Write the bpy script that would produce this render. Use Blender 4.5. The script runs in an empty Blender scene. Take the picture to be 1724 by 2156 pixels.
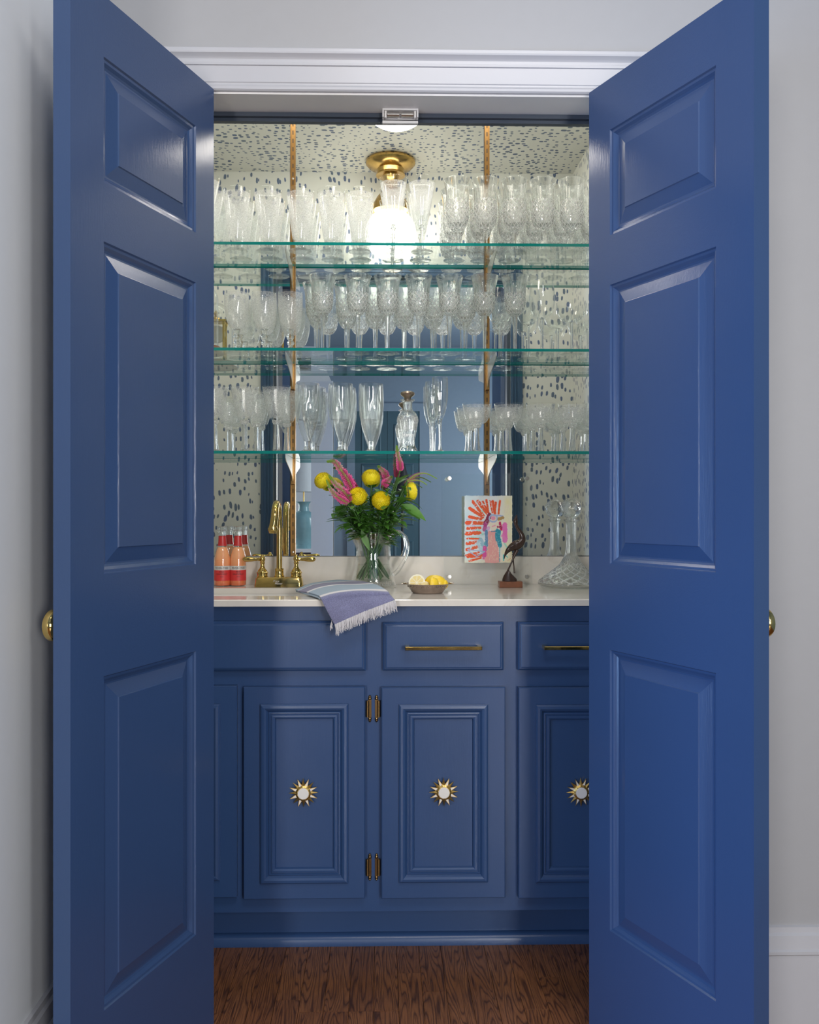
import bpy, bmesh, math, random
from math import sin, cos, pi, radians, sqrt, atan2
from mathutils import Vector, Matrix

SC = bpy.context.scene
COL = SC.collection
random.seed(7)

# ------------------------------------------------------------------ camera
F, CX, CY = 1870.0, 837.0, 1078.0        # focal length and principal point, 1724 x 2156 frame
H, PSI = 1.135, 0.020                    # eye height, yaw towards +X
cam_d = bpy.data.cameras.new('camera')
cam = bpy.data.objects.new('camera', cam_d)
COL.objects.link(cam)
cam.location = (0, 0, H)
cam.rotation_euler = (pi / 2, 0, -PSI)
cam_d.sensor_fit = 'HORIZONTAL'
cam_d.sensor_width = 36
cam_d.lens = 36 * F / 1724
cam_d.shift_x = (862 - CX) / 1724
cam_d.clip_start = 0.01
SC.camera = cam

# ------------------------------------------------------------------ world, view, lights
W = bpy.data.worlds.new('world')
SC.world = W
W.use_nodes = True
_bg = W.node_tree.nodes['Background']
_bg.inputs[0].default_value = (0.62, 0.74, 0.95, 1)
_bg.inputs[1].default_value = 0.9
SC.view_settings.view_transform = 'Standard'
SC.view_settings.look = 'None'
SC.view_settings.gamma = 1
SC.view_settings.use_curve_mapping = False
SC.view_settings.exposure = 0.0
SC.cycles.max_bounces = 24
SC.cycles.diffuse_bounces = 4
SC.cycles.glossy_bounces = 10
SC.cycles.transmission_bounces = 24
SC.cycles.transparent_max_bounces = 64
SC.cycles.caustics_reflective = True
SC.cycles.caustics_refractive = True
SC.cycles.blur_glossy = 1.0
SC.cycles.sample_clamp_indirect = 6.0
SC.cycles.use_denoising = True
SC.cycles.use_adaptive_sampling = True
SC.cycles.adaptive_threshold = 0.025


def area_light(name, loc, target, sx, sy, power, color, spread=None):
    d = bpy.data.lights.new(name, 'AREA')
    d.shape = 'RECTANGLE'; d.size = sx; d.size_y = sy
    d.energy = power; d.color = color
    if spread: d.spread = radians(spread)
    o = bpy.data.objects.new(name, d)
    COL.objects.link(o)
    o.location = loc
    o.rotation_euler = (Vector(target) - Vector(loc)).to_track_quat('-Z', 'Y').to_euler()
    return o


# high hall window on the +X side, ceiling light over the hall, sitting-room door on the -X side, added fills for the far hall and the closet
area_light('window_light', (1.75, -1.9, 2.25), (-0.6, 1.3, 1.4), 0.28, 0.6, 22, (1.0, 0.965, 0.92))
area_light('hall_fill', (1.92, -2.0, 1.5), (-1.0, -2.9, 1.3), 1.0, 1.3, 34, (0.86, 0.93, 1.0))  # added fill that brightens the far hall in the mirror
area_light('hall_ceiling_light', (0.35, 0.45, 2.76), (0.35, 0.75, 0), 1.0, 0.6, 19, (1.0, 0.95, 0.90))
area_light('garden_door_light', (-2.0, 0.30, 0.80), (0.6, 1.6, 0.5), 1.0, 1.5, 58, (0.32, 0.57, 1.0))
area_light('far_window_light', (1.65, -3.42, 1.35), (0.1, 2.6, 1.3), 0.5, 1.3, 30, (1.0, 0.97, 0.93), 110)  # added fill aimed into the closet; the far wall has no window
area_light('far_fill_b', (-1.75, -3.42, 1.35), (0.0, 2.6, 1.3), 0.8, 1.3, 34, (1.0, 0.97, 0.93), 110)  # second added fill, lights the closet from the -X side
# added fill strip under the closet ceiling, out of the mirror's view
area_light('closet_fill_strip', (0.03, 2.58, 2.425), (0.03, 2.28, 1.2), 1.25, 0.10, 6.3, (1.0, 0.95, 0.90))


# ------------------------------------------------------------------ mesh helpers
def at(px, py, Y):
    """world point at depth Y seen at pixel (px, py) of the photograph"""
    k = (px - CX) / F
    X = Y * (sin(PSI) + k * cos(PSI)) / (cos(PSI) - k * sin(PSI))
    zc = X * sin(PSI) + Y * cos(PSI)
    return Vector((X, Y, H - (py - CY) / F * zc))


class MB:
    def __init__(s):
        s.v = []; s.f = []; s.m = []

    def add(s, vs, fs, m=0):
        b = len(s.v)
        s.v += [tuple(p) for p in vs]
        for f in fs:
            s.f.append([b + i for i in f]); s.m.append(m)
        return s

    def box(s, x0, x1, y0, y1, z0, z1, m=0):
        vs = [(x0, y0, z0), (x1, y0, z0), (x1, y1, z0), (x0, y1, z0), (x0, y0, z1), (x1, y0, z1), (x1, y1, z1), (x0, y1, z1)]
        return s.add(vs, [(0, 3, 2, 1), (4, 5, 6, 7), (0, 1, 5, 4), (1, 2, 6, 5), (2, 3, 7, 6), (3, 0, 4, 7)], m)

    def cbox(s, x0, x1, y0, y1, z0, z1, c=0.002, m=0):
        """box with chamfered edges on the -Y (front) side"""
        vs = [(x0, y1, z0), (x1, y1, z0), (x1, y1, z1), (x0, y1, z1),
              (x0, y0 + c, z0), (x1, y0 + c, z0), (x1, y0 + c, z1), (x0, y0 + c, z1),
              (x0 + c, y0, z0 + c), (x1 - c, y0, z0 + c), (x1 - c, y0, z1 - c), (x0 + c, y0, z1 - c)]
        fs = [(3, 2, 1, 0), (8, 9, 10, 11)]
        for a in range(4):
            b = (a + 1) % 4
            fs += [(a, b, 4 + b, 4 + a), (4 + a, 4 + b, 8 + b, 8 + a)]
        return s.add(vs, fs, m)

    def lathe(s, prof, n=32, c=(0, 0, 0), m=0, mf=None, rf=None, axis=None):
        """prof: (r, z) list; mf(i) -> material of band i; rf(r, z, a) -> radius; axis: 3x3 matrix"""
        b0 = []
        vs = []
        for (r, z) in prof:
            if r <= 1e-6:
                b0.append((len(vs), 1)); vs.append(Vector((0, 0, z)))
            else:
                b0.append((len(vs), n))
                for k in range(n):
                    a = 2 * pi * k / n
                    q = rf(r, z, a) if rf else r
                    vs.append(Vector((q * cos(a), q * sin(a), z)))
        if axis: vs = [axis @ v for v in vs]
        vs = [v + Vector(c) for v in vs]
        base = len(s.v)
        s.v += [tuple(v) for v in vs]
        for i in range(len(prof) - 1):
            (s0, n0), (s1, n1) = b0[i], b0[i + 1]
            mm = mf(i) if mf else m
            for k in range(n):
                k2 = (k + 1) % n
                if n0 == 1 and n1 == 1: continue
                if n0 == 1: f = (s0, s1 + k2, s1 + k)
                elif n1 == 1: f = (s0 + k, s0 + k2, s1)
                else: f = (s0 + k, s0 + k2, s1 + k2, s1 + k)
                s.f.append([base + j for j in f]); s.m.append(mm)
        return s

    def tube(s, pts, rads, n=12, m=0, flat=None, cap=True, up=None):
        """sweep a circle (or ellipse, flat=(a, b) factors) along pts"""
        P = [Vector(p) for p in pts]
        if not hasattr(rads, '__len__'): rads = [rads] * len(P)
        base = len(s.v)
        T = []
        for i in range(len(P)):
            d = (P[min(i + 1, len(P) - 1)] - P[max(i - 1, 0)])
            T.append(d.normalized() if d.length > 1e-9 else Vector((0, 0, 1)))
        u = Vector(up) if up else (Vector((0, 0, 1)) if abs(T[0].z) < .9 else Vector((1, 0, 0)))
        u = (u - T[0] * u.dot(T[0])).normalized()
        for i, p in enumerate(P):
            u = (u - T[i] * u.dot(T[i])).normalized()
            w = T[i].cross(u)
            fa, fb = flat if flat else (1, 1)
            for k in range(n):
                a = 2 * pi * k / n
                q = p + (u * cos(a) * fa + w * sin(a) * fb) * rads[i]
                s.v.append(tuple(q))
        for i in range(len(P) - 1):
            for k in range(n):
                k2 = (k + 1) % n
                s.f.append([base + i * n + k, base + i * n + k2, base + (i + 1) * n + k2, base + (i + 1) * n + k]); s.m.append(m)
        if cap:
            s.f.append([base + k for k in range(n)][::-1]); s.m.append(m)
            s.f.append([base + (len(P) - 1) * n + k for k in range(n)]); s.m.append(m)
        return s

    def prism(s, poly, fn, d0, d1, m=0):
        """extrude the 2D polygon; fn(a, b, d) -> point"""
        n = len(poly)
        vs = [fn(a, b, d0) for a, b in poly] + [fn(a, b, d1) for a, b in poly]
        fs = [tuple(range(n))[::-1], tuple(range(n, 2 * n))]
        for i in range(n):
            j = (i + 1) % n
            fs.append((i, j, n + j, n + i))
        return s.add(vs, fs, m)

    def rings(s, rects, fn, closed_center=True, m=0):
        """nested rectangles (u0, u1, v0, v1, depth) joined by mitred bands; fn(u, v, d) -> point"""
        base = len(s.v)
        for (u0, u1, v0, v1, d) in rects:
            for (u, v) in ((u0, v0), (u1, v0), (u1, v1), (u0, v1)):
                s.v.append(tuple(fn(u, v, d)))
        for i in range(len(rects) - 1):
            for k in range(4):
                k2 = (k + 1) % 4
                s.f.append([base + i * 4 + k, base + i * 4 + k2, base + i * 4 + 4 + k2, base + i * 4 + 4 + k]); s.m.append(m)
        if closed_center:
            e = base + (len(rects) - 1) * 4
            s.f.append([e, e + 1, e + 2, e + 3]); s.m.append(m)
        return s

    def mesh(s, name, mats, smooth=35, fix=True):
        me = bpy.data.meshes.new(name)
        me.from_pydata(s.v, [], s.f)
        for m in (mats if isinstance(mats, (list, tuple)) else [mats]): me.materials.append(m)
        me.polygons.foreach_set('material_index', s.m)
        if fix:
            bm = bmesh.new(); bm.from_mesh(me)
            bmesh.ops.recalc_face_normals(bm, faces=bm.faces[:])
            bm.to_mesh(me); bm.free()
        me.update()
        if smooth:
            me.shade_smooth()
            me.set_sharp_from_angle(angle=radians(smooth))
        return me

    def build(s, name, mats, parent=None, loc=None, smooth=35, fix=True):
        me = s.mesh(name, mats, smooth, fix)
        return put(me, name, parent, loc)


def put(me, name, parent=None, loc=None):
    o = bpy.data.objects.new(name, me)
    COL.objects.link(o)
    if parent is not None:
        o.parent = parent
        if loc is None: loc = -parent.location      # mesh built in world coordinates
    if loc is not None: o.location = loc
    return o


def empty(name, loc=(0, 0, 0)):
    o = bpy.data.objects.new(name, None)
    COL.objects.link(o)
    o.location = loc
    o.empty_display_size = .05
    return o


def tag(o, label, cat=None, group=None, kind=None):
    if label: o['label'] = label
    if cat: o['category'] = cat
    if group: o['group'] = group
    if kind: o['kind'] = kind
    return o


def copy_tree(o, loc=None, rz=0, label=None, group=None):
    c = o.copy(); COL.objects.link(c)
    if loc is not None: c.location = loc
    if rz: c.rotation_euler = (0, 0, rz)
    if label: c['label'] = label
    if group: c['group'] = group
    for ch in list(o.children):
        d = ch.copy(); COL.objects.link(d); d.parent = c
        for g in list(ch.children):
            e = g.copy(); COL.objects.link(e); e.parent = d
    return c


def spline(pts, n=8):
    """Catmull-Rom through tuples of any length"""
    out = []
    P = [tuple(p) for p in pts]
    for i in range(len(P) - 1):
        p0, p1, p2, p3 = P[max(i - 1, 0)], P[i], P[i + 1], P[min(i + 2, len(P) - 1)]
        for k in range(n):
            t = k / n
            out.append(tuple(.5 * (2 * b + (c - a) * t + (2 * a - 5 * b + 4 * c - d) * t * t + (3 * b - a - 3 * c + d) * t ** 3)
                             for a, b, c, d in zip(p0, p1, p2, p3)))
    out.append(P[-1])
    return out


# ------------------------------------------------------------------ materials
MAT = {}


class NT:
    def __init__(s, name):
        s.m = bpy.data.materials.new(name); s.m.use_nodes = True
        s.t = s.m.node_tree
        for n in list(s.t.nodes): s.t.nodes.remove(n)
        s.out = s.t.nodes.new('ShaderNodeOutputMaterial')
        MAT[name] = s.m

    def n(s, kind, **kw):
        nd = s.t.nodes.new('ShaderNode' + kind)
        for k, v in kw.items():
            if k.startswith('i_'):
                key = k[2:]
                key = int(key) if key.isdigit() else key.replace('_', ' ')
                s.set(nd.inputs[key], v)
            else: setattr(nd, k, v)
        return nd

    def set(s, sock, v):
        if isinstance(v, bpy.types.NodeSocket): s.t.links.new(v, sock)
        elif isinstance(v, bpy.types.Node): s.t.links.new(v.outputs[0], sock)
        elif isinstance(v, tuple) and len(v) == 3 and sock.type == 'RGBA': sock.default_value = (*v, 1)
        else: sock.default_value = v

    def math(s, op, a, b=0.0, c=0.0, clamp=False):
        nd = s.n('Math', operation=op, use_clamp=clamp)
        s.set(nd.inputs[0], a); s.set(nd.inputs[1], b); s.set(nd.inputs[2], c)
        return nd.outputs[0]

    def mix(s, fac, a, b):
        nd = s.n('Mix', data_type='RGBA')
        s.set(nd.inputs[0], fac); s.set(nd.inputs[6], a); s.set(nd.inputs[7], b)
        return nd.outputs[2]

    def mixs(s, fac, a, b):
        nd = s.n('MixShader')
        s.set(nd.inputs[0], fac); s.set(nd.inputs[1], a); s.set(nd.inputs[2], b)
        return nd.outputs[0]

    def ramp(s, fac, stops, interp='LINEAR'):
        nd = s.n('ValToRGB'); s.set(nd.inputs[0], fac)
        cr = nd.color_ramp; cr.interpolation = interp
        while len(cr.elements) < len(stops): cr.elements.new(.5)
        for e, (p, c) in zip(cr.elements, stops):
            e.position = p; e.color = (*c, 1) if len(c) == 3 else c
        return nd.outputs[0]

    def coord(s, out='Object', scale=None, loc=None, rot=None):
        o = s.n('TexCoord').outputs[out]
        if scale or loc or rot:
            mp = s.n('Mapping'); s.t.links.new(o, mp.inputs[0])
            if scale: mp.inputs['Scale'].default_value = scale
            if loc: mp.inputs['Location'].default_value = loc
            if rot: mp.inputs['Rotation'].default_value = rot
            return mp.outputs[0]
        return o

    def noise(s, vec, scale, detail=4, rough=.5, dist=0.0, out=0):
        nd = s.n('TexNoise'); s.set(nd.inputs['Vector'], vec)
        nd.inputs['Scale'].default_value = scale; nd.inputs['Detail'].default_value = detail
        nd.inputs['Roughness'].default_value = rough; nd.inputs['Distortion'].default_value = dist
        return nd.outputs[out]

    def bump(s, h, strength=.3, dist=.001):
        nd = s.n('Bump'); s.set(nd.inputs['Height'], h)
        nd.inputs['Strength'].default_value = strength; nd.inputs['Distance'].default_value = dist
        return nd.outputs[0]

    def pbr(s, col, rough=.5, metal=0.0, normal=None, **kw):
        p = s.n('BsdfPrincipled')
        s.set(p.inputs['Base Color'], col); s.set(p.inputs['Roughness'], rough); s.set(p.inputs['Metallic'], metal)
        if normal: s.set(p.inputs['Normal'], normal)
        for k, v in kw.items(): s.set(p.inputs[k.replace('_', ' ')], v)
        return p.outputs[0]

    def done(s, sh):
        s.set(s.out.inputs[0], sh); return s.m


def simple(name, col, rough=.5, metal=0.0, vary=.06, scale=30, bump=0.0, bscale=200, **kw):
    t = NT(name)
    v = t.coord()
    nz = t.noise(v, scale, 3)
    c = t.mix(nz, tuple(x * (1 - vary) for x in col), tuple(min(1, x * (1 + vary)) for x in col))
    nm = t.bump(t.noise(v, bscale, 4), bump, .001) if bump else None
    return t.done(t.pbr(c, rough, metal, nm, **kw))


simple('jamb_white_lit', (.90, .87, .85), .3, vary=.02)  # trim white made paler, bounced light put into the colour
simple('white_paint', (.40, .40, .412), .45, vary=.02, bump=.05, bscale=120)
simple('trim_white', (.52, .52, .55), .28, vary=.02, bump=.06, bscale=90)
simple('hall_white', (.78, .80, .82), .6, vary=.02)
simple('slate_wall', (.23, .305, .39), .55, vary=.04)
simple('teal_paint', (.055, .115, .15), .4, vary=.05)
simple('celadon', (.20, .36, .40), .2, vary=.1)
simple('linen', (.62, .66, .68), .9, vary=.05)
simple('dark_wood_table', (.06, .04, .05), .4)
simple('black_iron', (.01, .01, .012), .5)
simple('tarnished_silver', (.42, .33, .27), .3, 1.0, vary=.3, scale=60)
simple('nickel', (.62, .60, .56), .28, 1.0, vary=.1)
simple('enamel_white', (.80, .78, .76), .18, vary=.02)
simple('slot_dark', (.02, .012, .006), .6)
simple('sink_white', (.82, .79, .74), .22, vary=.02)


def blue_paint(name, col, horizontal=False, rough=.2, grain=.16):
    t = NT(name)
    v = t.coord(scale=(7, 60, 60) if horizontal else (60, 60, 5))
    g = t.noise(v, 5, 5, .6, .6)
    fine = t.noise(t.coord(), 160, 3)
    h = t.math('ADD', t.math('MULTIPLY', g, 1.0), t.math('MULTIPLY', fine, .25))
    c = t.mix(t.noise(t.coord(), 3, 2), tuple(x * .95 for x in col), tuple(x * 1.05 for x in col))
    r = t.math('MULTIPLY_ADD', t.noise(t.coord(), 12, 3), .08, rough - .04)
    return t.done(t.pbr(c, r, 0, t.bump(h, grain, .0012), Specular_IOR_Level=.55))


blue_paint('door_blue', (.036, .072, .170))
blue_paint('door_blue_rail', (.036, .072, .170), True)
blue_paint('cabinet_blue', (.029, .070, .182), rough=.30, grain=.12)
blue_paint('casing_navy', (.035, .075, .14), rough=.3)
blue_paint('stop_blue', (.048, .062, .088), True, rough=.3)


def brass(name, col=(.66, .43, .14), rough=.2, tarnish=.5):
    t = NT(name)
    v = t.coord()
    nz = t.noise(v, 40, 5, .6)
    c = t.mix(t.math('MULTIPLY', nz, tarnish), col, (.20, .11, .04))
    return t.done(t.pbr(c, t.math('MULTIPLY_ADD', nz, .15, rough - .05), 1.0, t.bump(t.noise(v, 90, 3), .05)))


brass('brass')
brass('brass_polished', (.72, .52, .18), .1, .25)
brass('gilt', (.80, .55, .18), .36, .2)
brass('brass_aged', (.42, .24, .085), .32, .6)
brass('brass_antique', (.30, .21, .10), .28, .9)


def wallpaper(name, u, v, su, sv):
    """cream paper with painted dabs; u, v = axes 0..2 of object space; su, sv = dabs per metre"""
    t = NT(name)
    sx = t.n('SeparateXYZ'); t.set(sx.inputs[0], t.coord())
    big = t.n('CombineXYZ'); t.set(big.inputs[0], sx.outputs[u]); t.set(big.inputs[1], sx.outputs[v])
    wob = t.noise(big.outputs[0], 5, 2, out=1)
    sw = t.n('SeparateXYZ'); t.set(sw.inputs[0], wob)
    cu = t.math('MULTIPLY_ADD', sw.outputs[0], .05, sx.outputs[u])
    cv = t.math('MULTIPLY_ADD', sw.outputs[1], .05, sx.outputs[v])
    cmb = t.n('CombineXYZ')
    t.set(cmb.inputs[0], t.math('MULTIPLY', cu, su)); t.set(cmb.inputs[1], t.math('MULTIPLY', cv, sv))
    vo = t.n('TexVoronoi', voronoi_dimensions='2D', distance='MINKOWSKI')
    t.set(vo.inputs['Vector'], cmb.outputs[0]); vo.inputs['Scale'].default_value = 1
    vo.inputs['Exponent'].default_value = 2.6
    vo.inputs['Randomness'].default_value = .78
    rnd = t.n('SeparateXYZ'); t.set(rnd.inputs[0], vo.outputs['Color'])
    large = t.noise(big.outputs[0], 7.5, 1, .4)
    lp = t.math('SUBTRACT', large, .5)
    size = t.math('ADD', t.math('MULTIPLY_ADD', rnd.outputs[0], .13, .17), t.math('MULTIPLY', lp, .38))
    edge = t.math('MULTIPLY_ADD', t.noise(cmb.outputs[0], 5, 2), .12, -.06)
    d = t.math('ADD', vo.outputs['Distance'], edge)
    mask = t.math('MULTIPLY', t.math('SUBTRACT', size, d), 16.0, clamp=True)
    keep = t.math('GREATER_THAN', rnd.outputs[1], .10)
    mask = t.math('MULTIPLY', mask, keep)
    ink = t.mix(rnd.outputs[2], (.050, .085, .20), (.085, .120, .17))
    ink = t.mix(t.math('MULTIPLY', t.noise(cmb.outputs[0], 9, 3), .5), ink, (.22, .26, .32))
    paper = t.mix(t.noise(big.outputs[0], 3, 3), (.62, .615, .56), (.66, .655, .60))
    c = t.mix(mask, paper, ink)
    return t.done(t.pbr(c, .55, 0))


wallpaper('paper_wall', 0, 2, 50, 24)
wallpaper('paper_side', 1, 2, 50, 24)
wallpaper('paper_ceiling', 0, 1, 38, 46)

# oak plank floor
t = NT('oak')
oi = t.n('ObjectInfo')
off = t.math('MULTIPLY', oi.outputs['Random'], 37.0)
sx = t.n('SeparateXYZ'); t.set(sx.inputs[0], t.coord())
cm = t.n('CombineXYZ')
t.set(cm.inputs[0], t.math('MULTIPLY', sx.outputs[0], 17.0))
t.set(cm.inputs[1], t.math('MULTIPLY_ADD', sx.outputs[1], 1.4, off)); t.set(cm.inputs[2], off)
field = t.noise(cm.outputs[0], 1.0, 2, .45)
rings = t.math('FRACT', t.math('MULTIPLY', field, 26.0))
line = t.math('POWER', t.math('ABSOLUTE', t.math('MULTIPLY_ADD', rings, 2.0, -1.0)), 3.0)
cm2 = t.n('CombineXYZ')
t.set(cm2.inputs[0], t.math('MULTIPLY', sx.outputs[0], 420.0)); t.set(cm2.inputs[1], t.math('MULTIPLY_ADD', sx.outputs[1], 14.0, off))
pores = t.ramp(t.noise(cm2.outputs[0], 1.0, 3, .6), [(.38, (1, 1, 1)), (.52, (0, 0, 0))])
base = t.mix(oi.outputs['Random'], (.19, .075, .028), (.29, .120, .045))
base = t.mix(t.noise(cm.outputs[0], 2.0, 3), base, (.23, .088, .032))
c = t.mix(t.math('MULTIPLY', line, .88), base, (.028, .009, .005))
c = t.mix(t.math('MULTIPLY', pores, .5), c, (.035, .011, .005))
t.done(t.pbr(c, t.math('MULTIPLY_ADD', line, .12, .24), 0, t.bump(t.math('SUBTRACT', 1.0, line), .12, .0006)))

# quartz counter
t = NT('quartz')
v = t.coord()
nz = t.noise(v, 9, 6, .6, 1.2)
c = t.ramp(nz, [(.3, (.70, .655, .59)), (.6, (.745, .70, .64)), (.72, (.66, .60, .52))])
t.done(t.pbr(c, .07, 0, Specular_IOR_Level=.6))

# silvered mirror
t = NT('mirror_silver')
t.done(t.pbr((.86, .90, .885), 0.0, 1.0))


def facing_fresnel(t, lo=.04, hi=.92, p=4.0, normal=None):
    lw = t.n('LayerWeight'); lw.inputs[0].default_value = .5
    if normal: t.set(lw.inputs['Normal'], normal)
    return t.math('MULTIPLY_ADD', t.math('POWER', lw.outputs['Facing'], p), hi - lo, lo)


def thin_glass(name, tint=(.988, .992, .988), lo=.035, hi=.9, p=5.0, rough=.02, bump=None):
    t = NT(name)
    nm = bump(t) if bump else None
    fr = facing_fresnel(t, lo, hi, p, nm)
    tr = t.n('BsdfTransparent', i_0=tint)
    gl = t.n('BsdfGlossy', i_Roughness=rough, i_Color=(.98, .99, 1.0))
    if nm: t.set(gl.inputs['Normal'], nm)
    return t.done(t.mixs(fr, tr.outputs[0], gl.outputs[0]))


thin_glass('glass_thin')
thin_glass('glass_shelf', (.955, .985, .972), .045, .85, 4.5, 0.0)
thin_glass('acrylic', (.995, .998, .996), .02, .6, 5, 0.0)
thin_glass('glass_ribbed', lo=.06, hi=.92, p=3.0, bump=lambda t: t.bump(t.noise(t.coord(scale=(90, 90, 8)), 1, 2), .5, .002))

t = NT('glass_edge')           # green edge of float glass
t.done(t.pbr(t.mix(t.noise(t.coord(), 9, 3), (.0, .17, .15), (.004, .26, .235)), .15, 0, Specular_IOR_Level=.6))

t = NT('crystal')              # solid cut crystal: refracts
g = t.n('BsdfGlass', i_Color=(.995, 1, .998), i_Roughness=0.0, i_IOR=1.48)
tr = t.n('BsdfTransparent', i_0=(.98, .985, .98))
t.done(t.mixs(.62, tr.outputs[0], g.outputs[0]))


t = NT('crystal_light')
g = t.n('BsdfGlass', i_Color=(.995, 1, .998), i_Roughness=0.0, i_IOR=1.46)
tr = t.n('BsdfTransparent', i_0=(.985, .99, .985))
gl = t.n('BsdfGlossy', i_Roughness=.02)
t.done(t.mixs(facing_fresnel(t, .03, .8, 4.5), t.mixs(.15, tr.outputs[0], g.outputs[0]), gl.outputs[0]))


def etched(name, scale, lo, hi, amount):
    """blown glass with an acid-etched lace over it"""
    t = NT(name)
    v = t.coord()
    nz = t.noise(v, scale, 5, .65, 1.5)
    mask = t.ramp(nz, [(lo, (0, 0, 0)), (hi, (1, 1, 1))])
    fr = facing_fresnel(t, .035, .9, 4.6)
    tr = t.n('BsdfTransparent', i_0=(.985, .99, .985))
    gl = t.n('BsdfGlossy', i_Roughness=.03)
    clear = t.mixs(fr, tr.outputs[0], gl.outputs[0])
    df = t.n('BsdfDiffuse', i_0=(.93, .93, .92)); tl = t.n('BsdfTranslucent', i_0=(.93, .93, .92))
    frost = t.mixs(.5, df.outputs[0], tl.outputs[0])
    return t.done(t.mixs(t.math('MULTIPLY', mask, amount), clear, frost))


etched('etched', 500, .40, .58, .50)
etched('etched_fine', 600, .40, .58, .55)
etched('cut_sparkle', 280, .47, .56, .50)

thin_glass('glass_pitcher', lo=.07, hi=.97, p=2.6, rough=.01)
# diamond-cut crystal: frosted mitre cuts crossing round the bowl
t = NT('cut_diamond')
sx = t.n('SeparateXYZ'); t.set(sx.inputs[0], t.coord())
ang = t.math('MULTIPLY', t.math('ARCTAN2', sx.outputs[1], sx.outputs[0]), 14 / (2 * pi))
zz_ = t.math('MULTIPLY', sx.outputs[2], 62.0)
def _ln(u):
    return t.math('ABSOLUTE', t.math('MULTIPLY_ADD', t.math('FRACT', u), 2.0, -1.0))
m_ = t.math('MAXIMUM', _ln(t.math('ADD', ang, zz_)), _ln(t.math('SUBTRACT', ang, zz_)))
cut = t.ramp(m_, [(.70, (0, 0, 0)), (.86, (1, 1, 1))])
spk = t.ramp(t.noise(t.coord(), 420, 3), [(.52, (0, 0, 0)), (.60, (1, 1, 1))])
fac = t.math('ADD', t.math('MULTIPLY', cut, .50), t.math('MULTIPLY', spk, .22), clamp=True)
nm = t.bump(m_, 1.0, .002)
g = t.n('BsdfGlass', i_Color=(.995, 1, .998), i_Roughness=0.0, i_IOR=1.48); t.set(g.inputs['Normal'], nm)
tr = t.n('BsdfTransparent', i_0=(.98, .985, .98))
df = t.n('BsdfDiffuse', i_0=(.95, .95, .94)); tl = t.n('BsdfTranslucent', i_0=(.95, .95, .94)); gl = t.n('BsdfGlossy', i_Roughness=.1)
fr0 = t.mixs(.25, t.mixs(.5, df.outputs[0], tl.outputs[0]), gl.outputs[0])
t.done(t.mixs(fac, t.mixs(.55, tr.outputs[0], g.outputs[0]), fr0))
# ================================================================== the setting
XL, XR = -0.63, 2.0                 # hall side walls
CL, CR = -0.69, 0.745               # closet side walls
YW0, YW1 = 1.925, 2.045             # wall with the doorway
YM = 2.73                           # mirror face
OL, OR_, OT = -0.408, 0.502, 2.037  # opening
ZC, ZH = 2.44, 2.80                 # ceilings (closet, hall)

# floor: sub-floor slab, single planks on it
fl = MB().box(-3.0, 3.0, -4.6, 2.95, -.08, -.020).build('floor', MAT['oak'], smooth=0)
tag(fl, 'dark stained oak plank floor running into the blue bar closet', kind='structure')
rnd = random.Random(3)
PW = 0.0572
plank_meshes = {}
xi = 0
x = -0.70
while x < 0.80:
    y = 2.40
    first = True
    while y > 0.2:
        L = rnd.choice([.38, .55, .75, .95])
        if first:
            L = {3: .19, 13: .215, 14: .30, 19: .24, 8: .33}.get(xi % 27, L); first = False
        y0 = max(y - L, 0.2)
        key = round(y - y0, 3)
        if key not in plank_meshes:
            plank_meshes[key] = MB().add(
                [(0, 0, -.02), (PW - .0006, 0, -.02), (PW - .0006, key - .0006, -.02), (0, key - .0006, -.02),
                 (0, 0, -.0006), (PW - .0006, 0, -.0006), (PW - .0006, key - .0006, -.0006), (0, key - .0006, -.0006),
                 (.0004, .0001, 0), (PW - .0010, .0001, 0), (PW - .0010, key - .0007, 0), (.0004, key - .0007, 0)],
                [(3, 2, 1, 0), (0, 1, 5, 4), (1, 2, 6, 5), (2, 3, 7, 6), (3, 0, 4, 7), (4, 5, 9, 8), (5, 6, 10, 9), (6, 7, 11, 10), (7, 4, 8, 11), (8, 9, 10, 11)]
            ).mesh('plank', MAT['oak'], 0)
        put(plank_meshes[key], 'plank', fl, (x, y0, rnd.uniform(-.0002, .0002)))
        y = y0
    x += PW; xi += 1
rest = MB()
for (a, b, c, d) in ((-3, -.70, -4.6, 2.4), (x, 3, -4.6, 2.4), (-.70, x, -4.6, .2)):
    rest.box(a, b, c, d, -.02, -.0004)
rest.build('floor_boards', MAT['oak'], fl, smooth=0)

# wall with the doorway: painted towards the hall, papered towards the closet
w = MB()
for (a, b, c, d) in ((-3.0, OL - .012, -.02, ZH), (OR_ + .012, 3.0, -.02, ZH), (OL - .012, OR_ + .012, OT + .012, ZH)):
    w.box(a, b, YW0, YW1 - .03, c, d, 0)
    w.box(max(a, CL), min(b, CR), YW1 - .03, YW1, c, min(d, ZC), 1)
tag(w.build('wall_front', [MAT['white_paint'], MAT['paper_wall']], smooth=0),
    'cool white wall around the doorway, papered with blue dabs on the closet side', kind='structure')
tag(MB().box(XL - .12, XL, 1.25, YW0, -.02, ZH).build('wall_left', MAT['hall_white'], smooth=0),  # lighter white than the doorway wall, standing in for light on it
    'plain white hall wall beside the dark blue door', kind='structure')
tag(MB().box(CL - .05, CL, YW1, 2.80, -.02, ZC).build('wall_closet_left', MAT['paper_side'], smooth=0),
    'closet side wall papered with blue dabs, tap side', kind='structure')
tag(MB().box(CR, CR + .05, YW1, 2.80, -.02, ZC).build('wall_closet_right', MAT['paper_side'], smooth=0),
    'closet side wall papered with blue dabs, decanter side', kind='structure')
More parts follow.
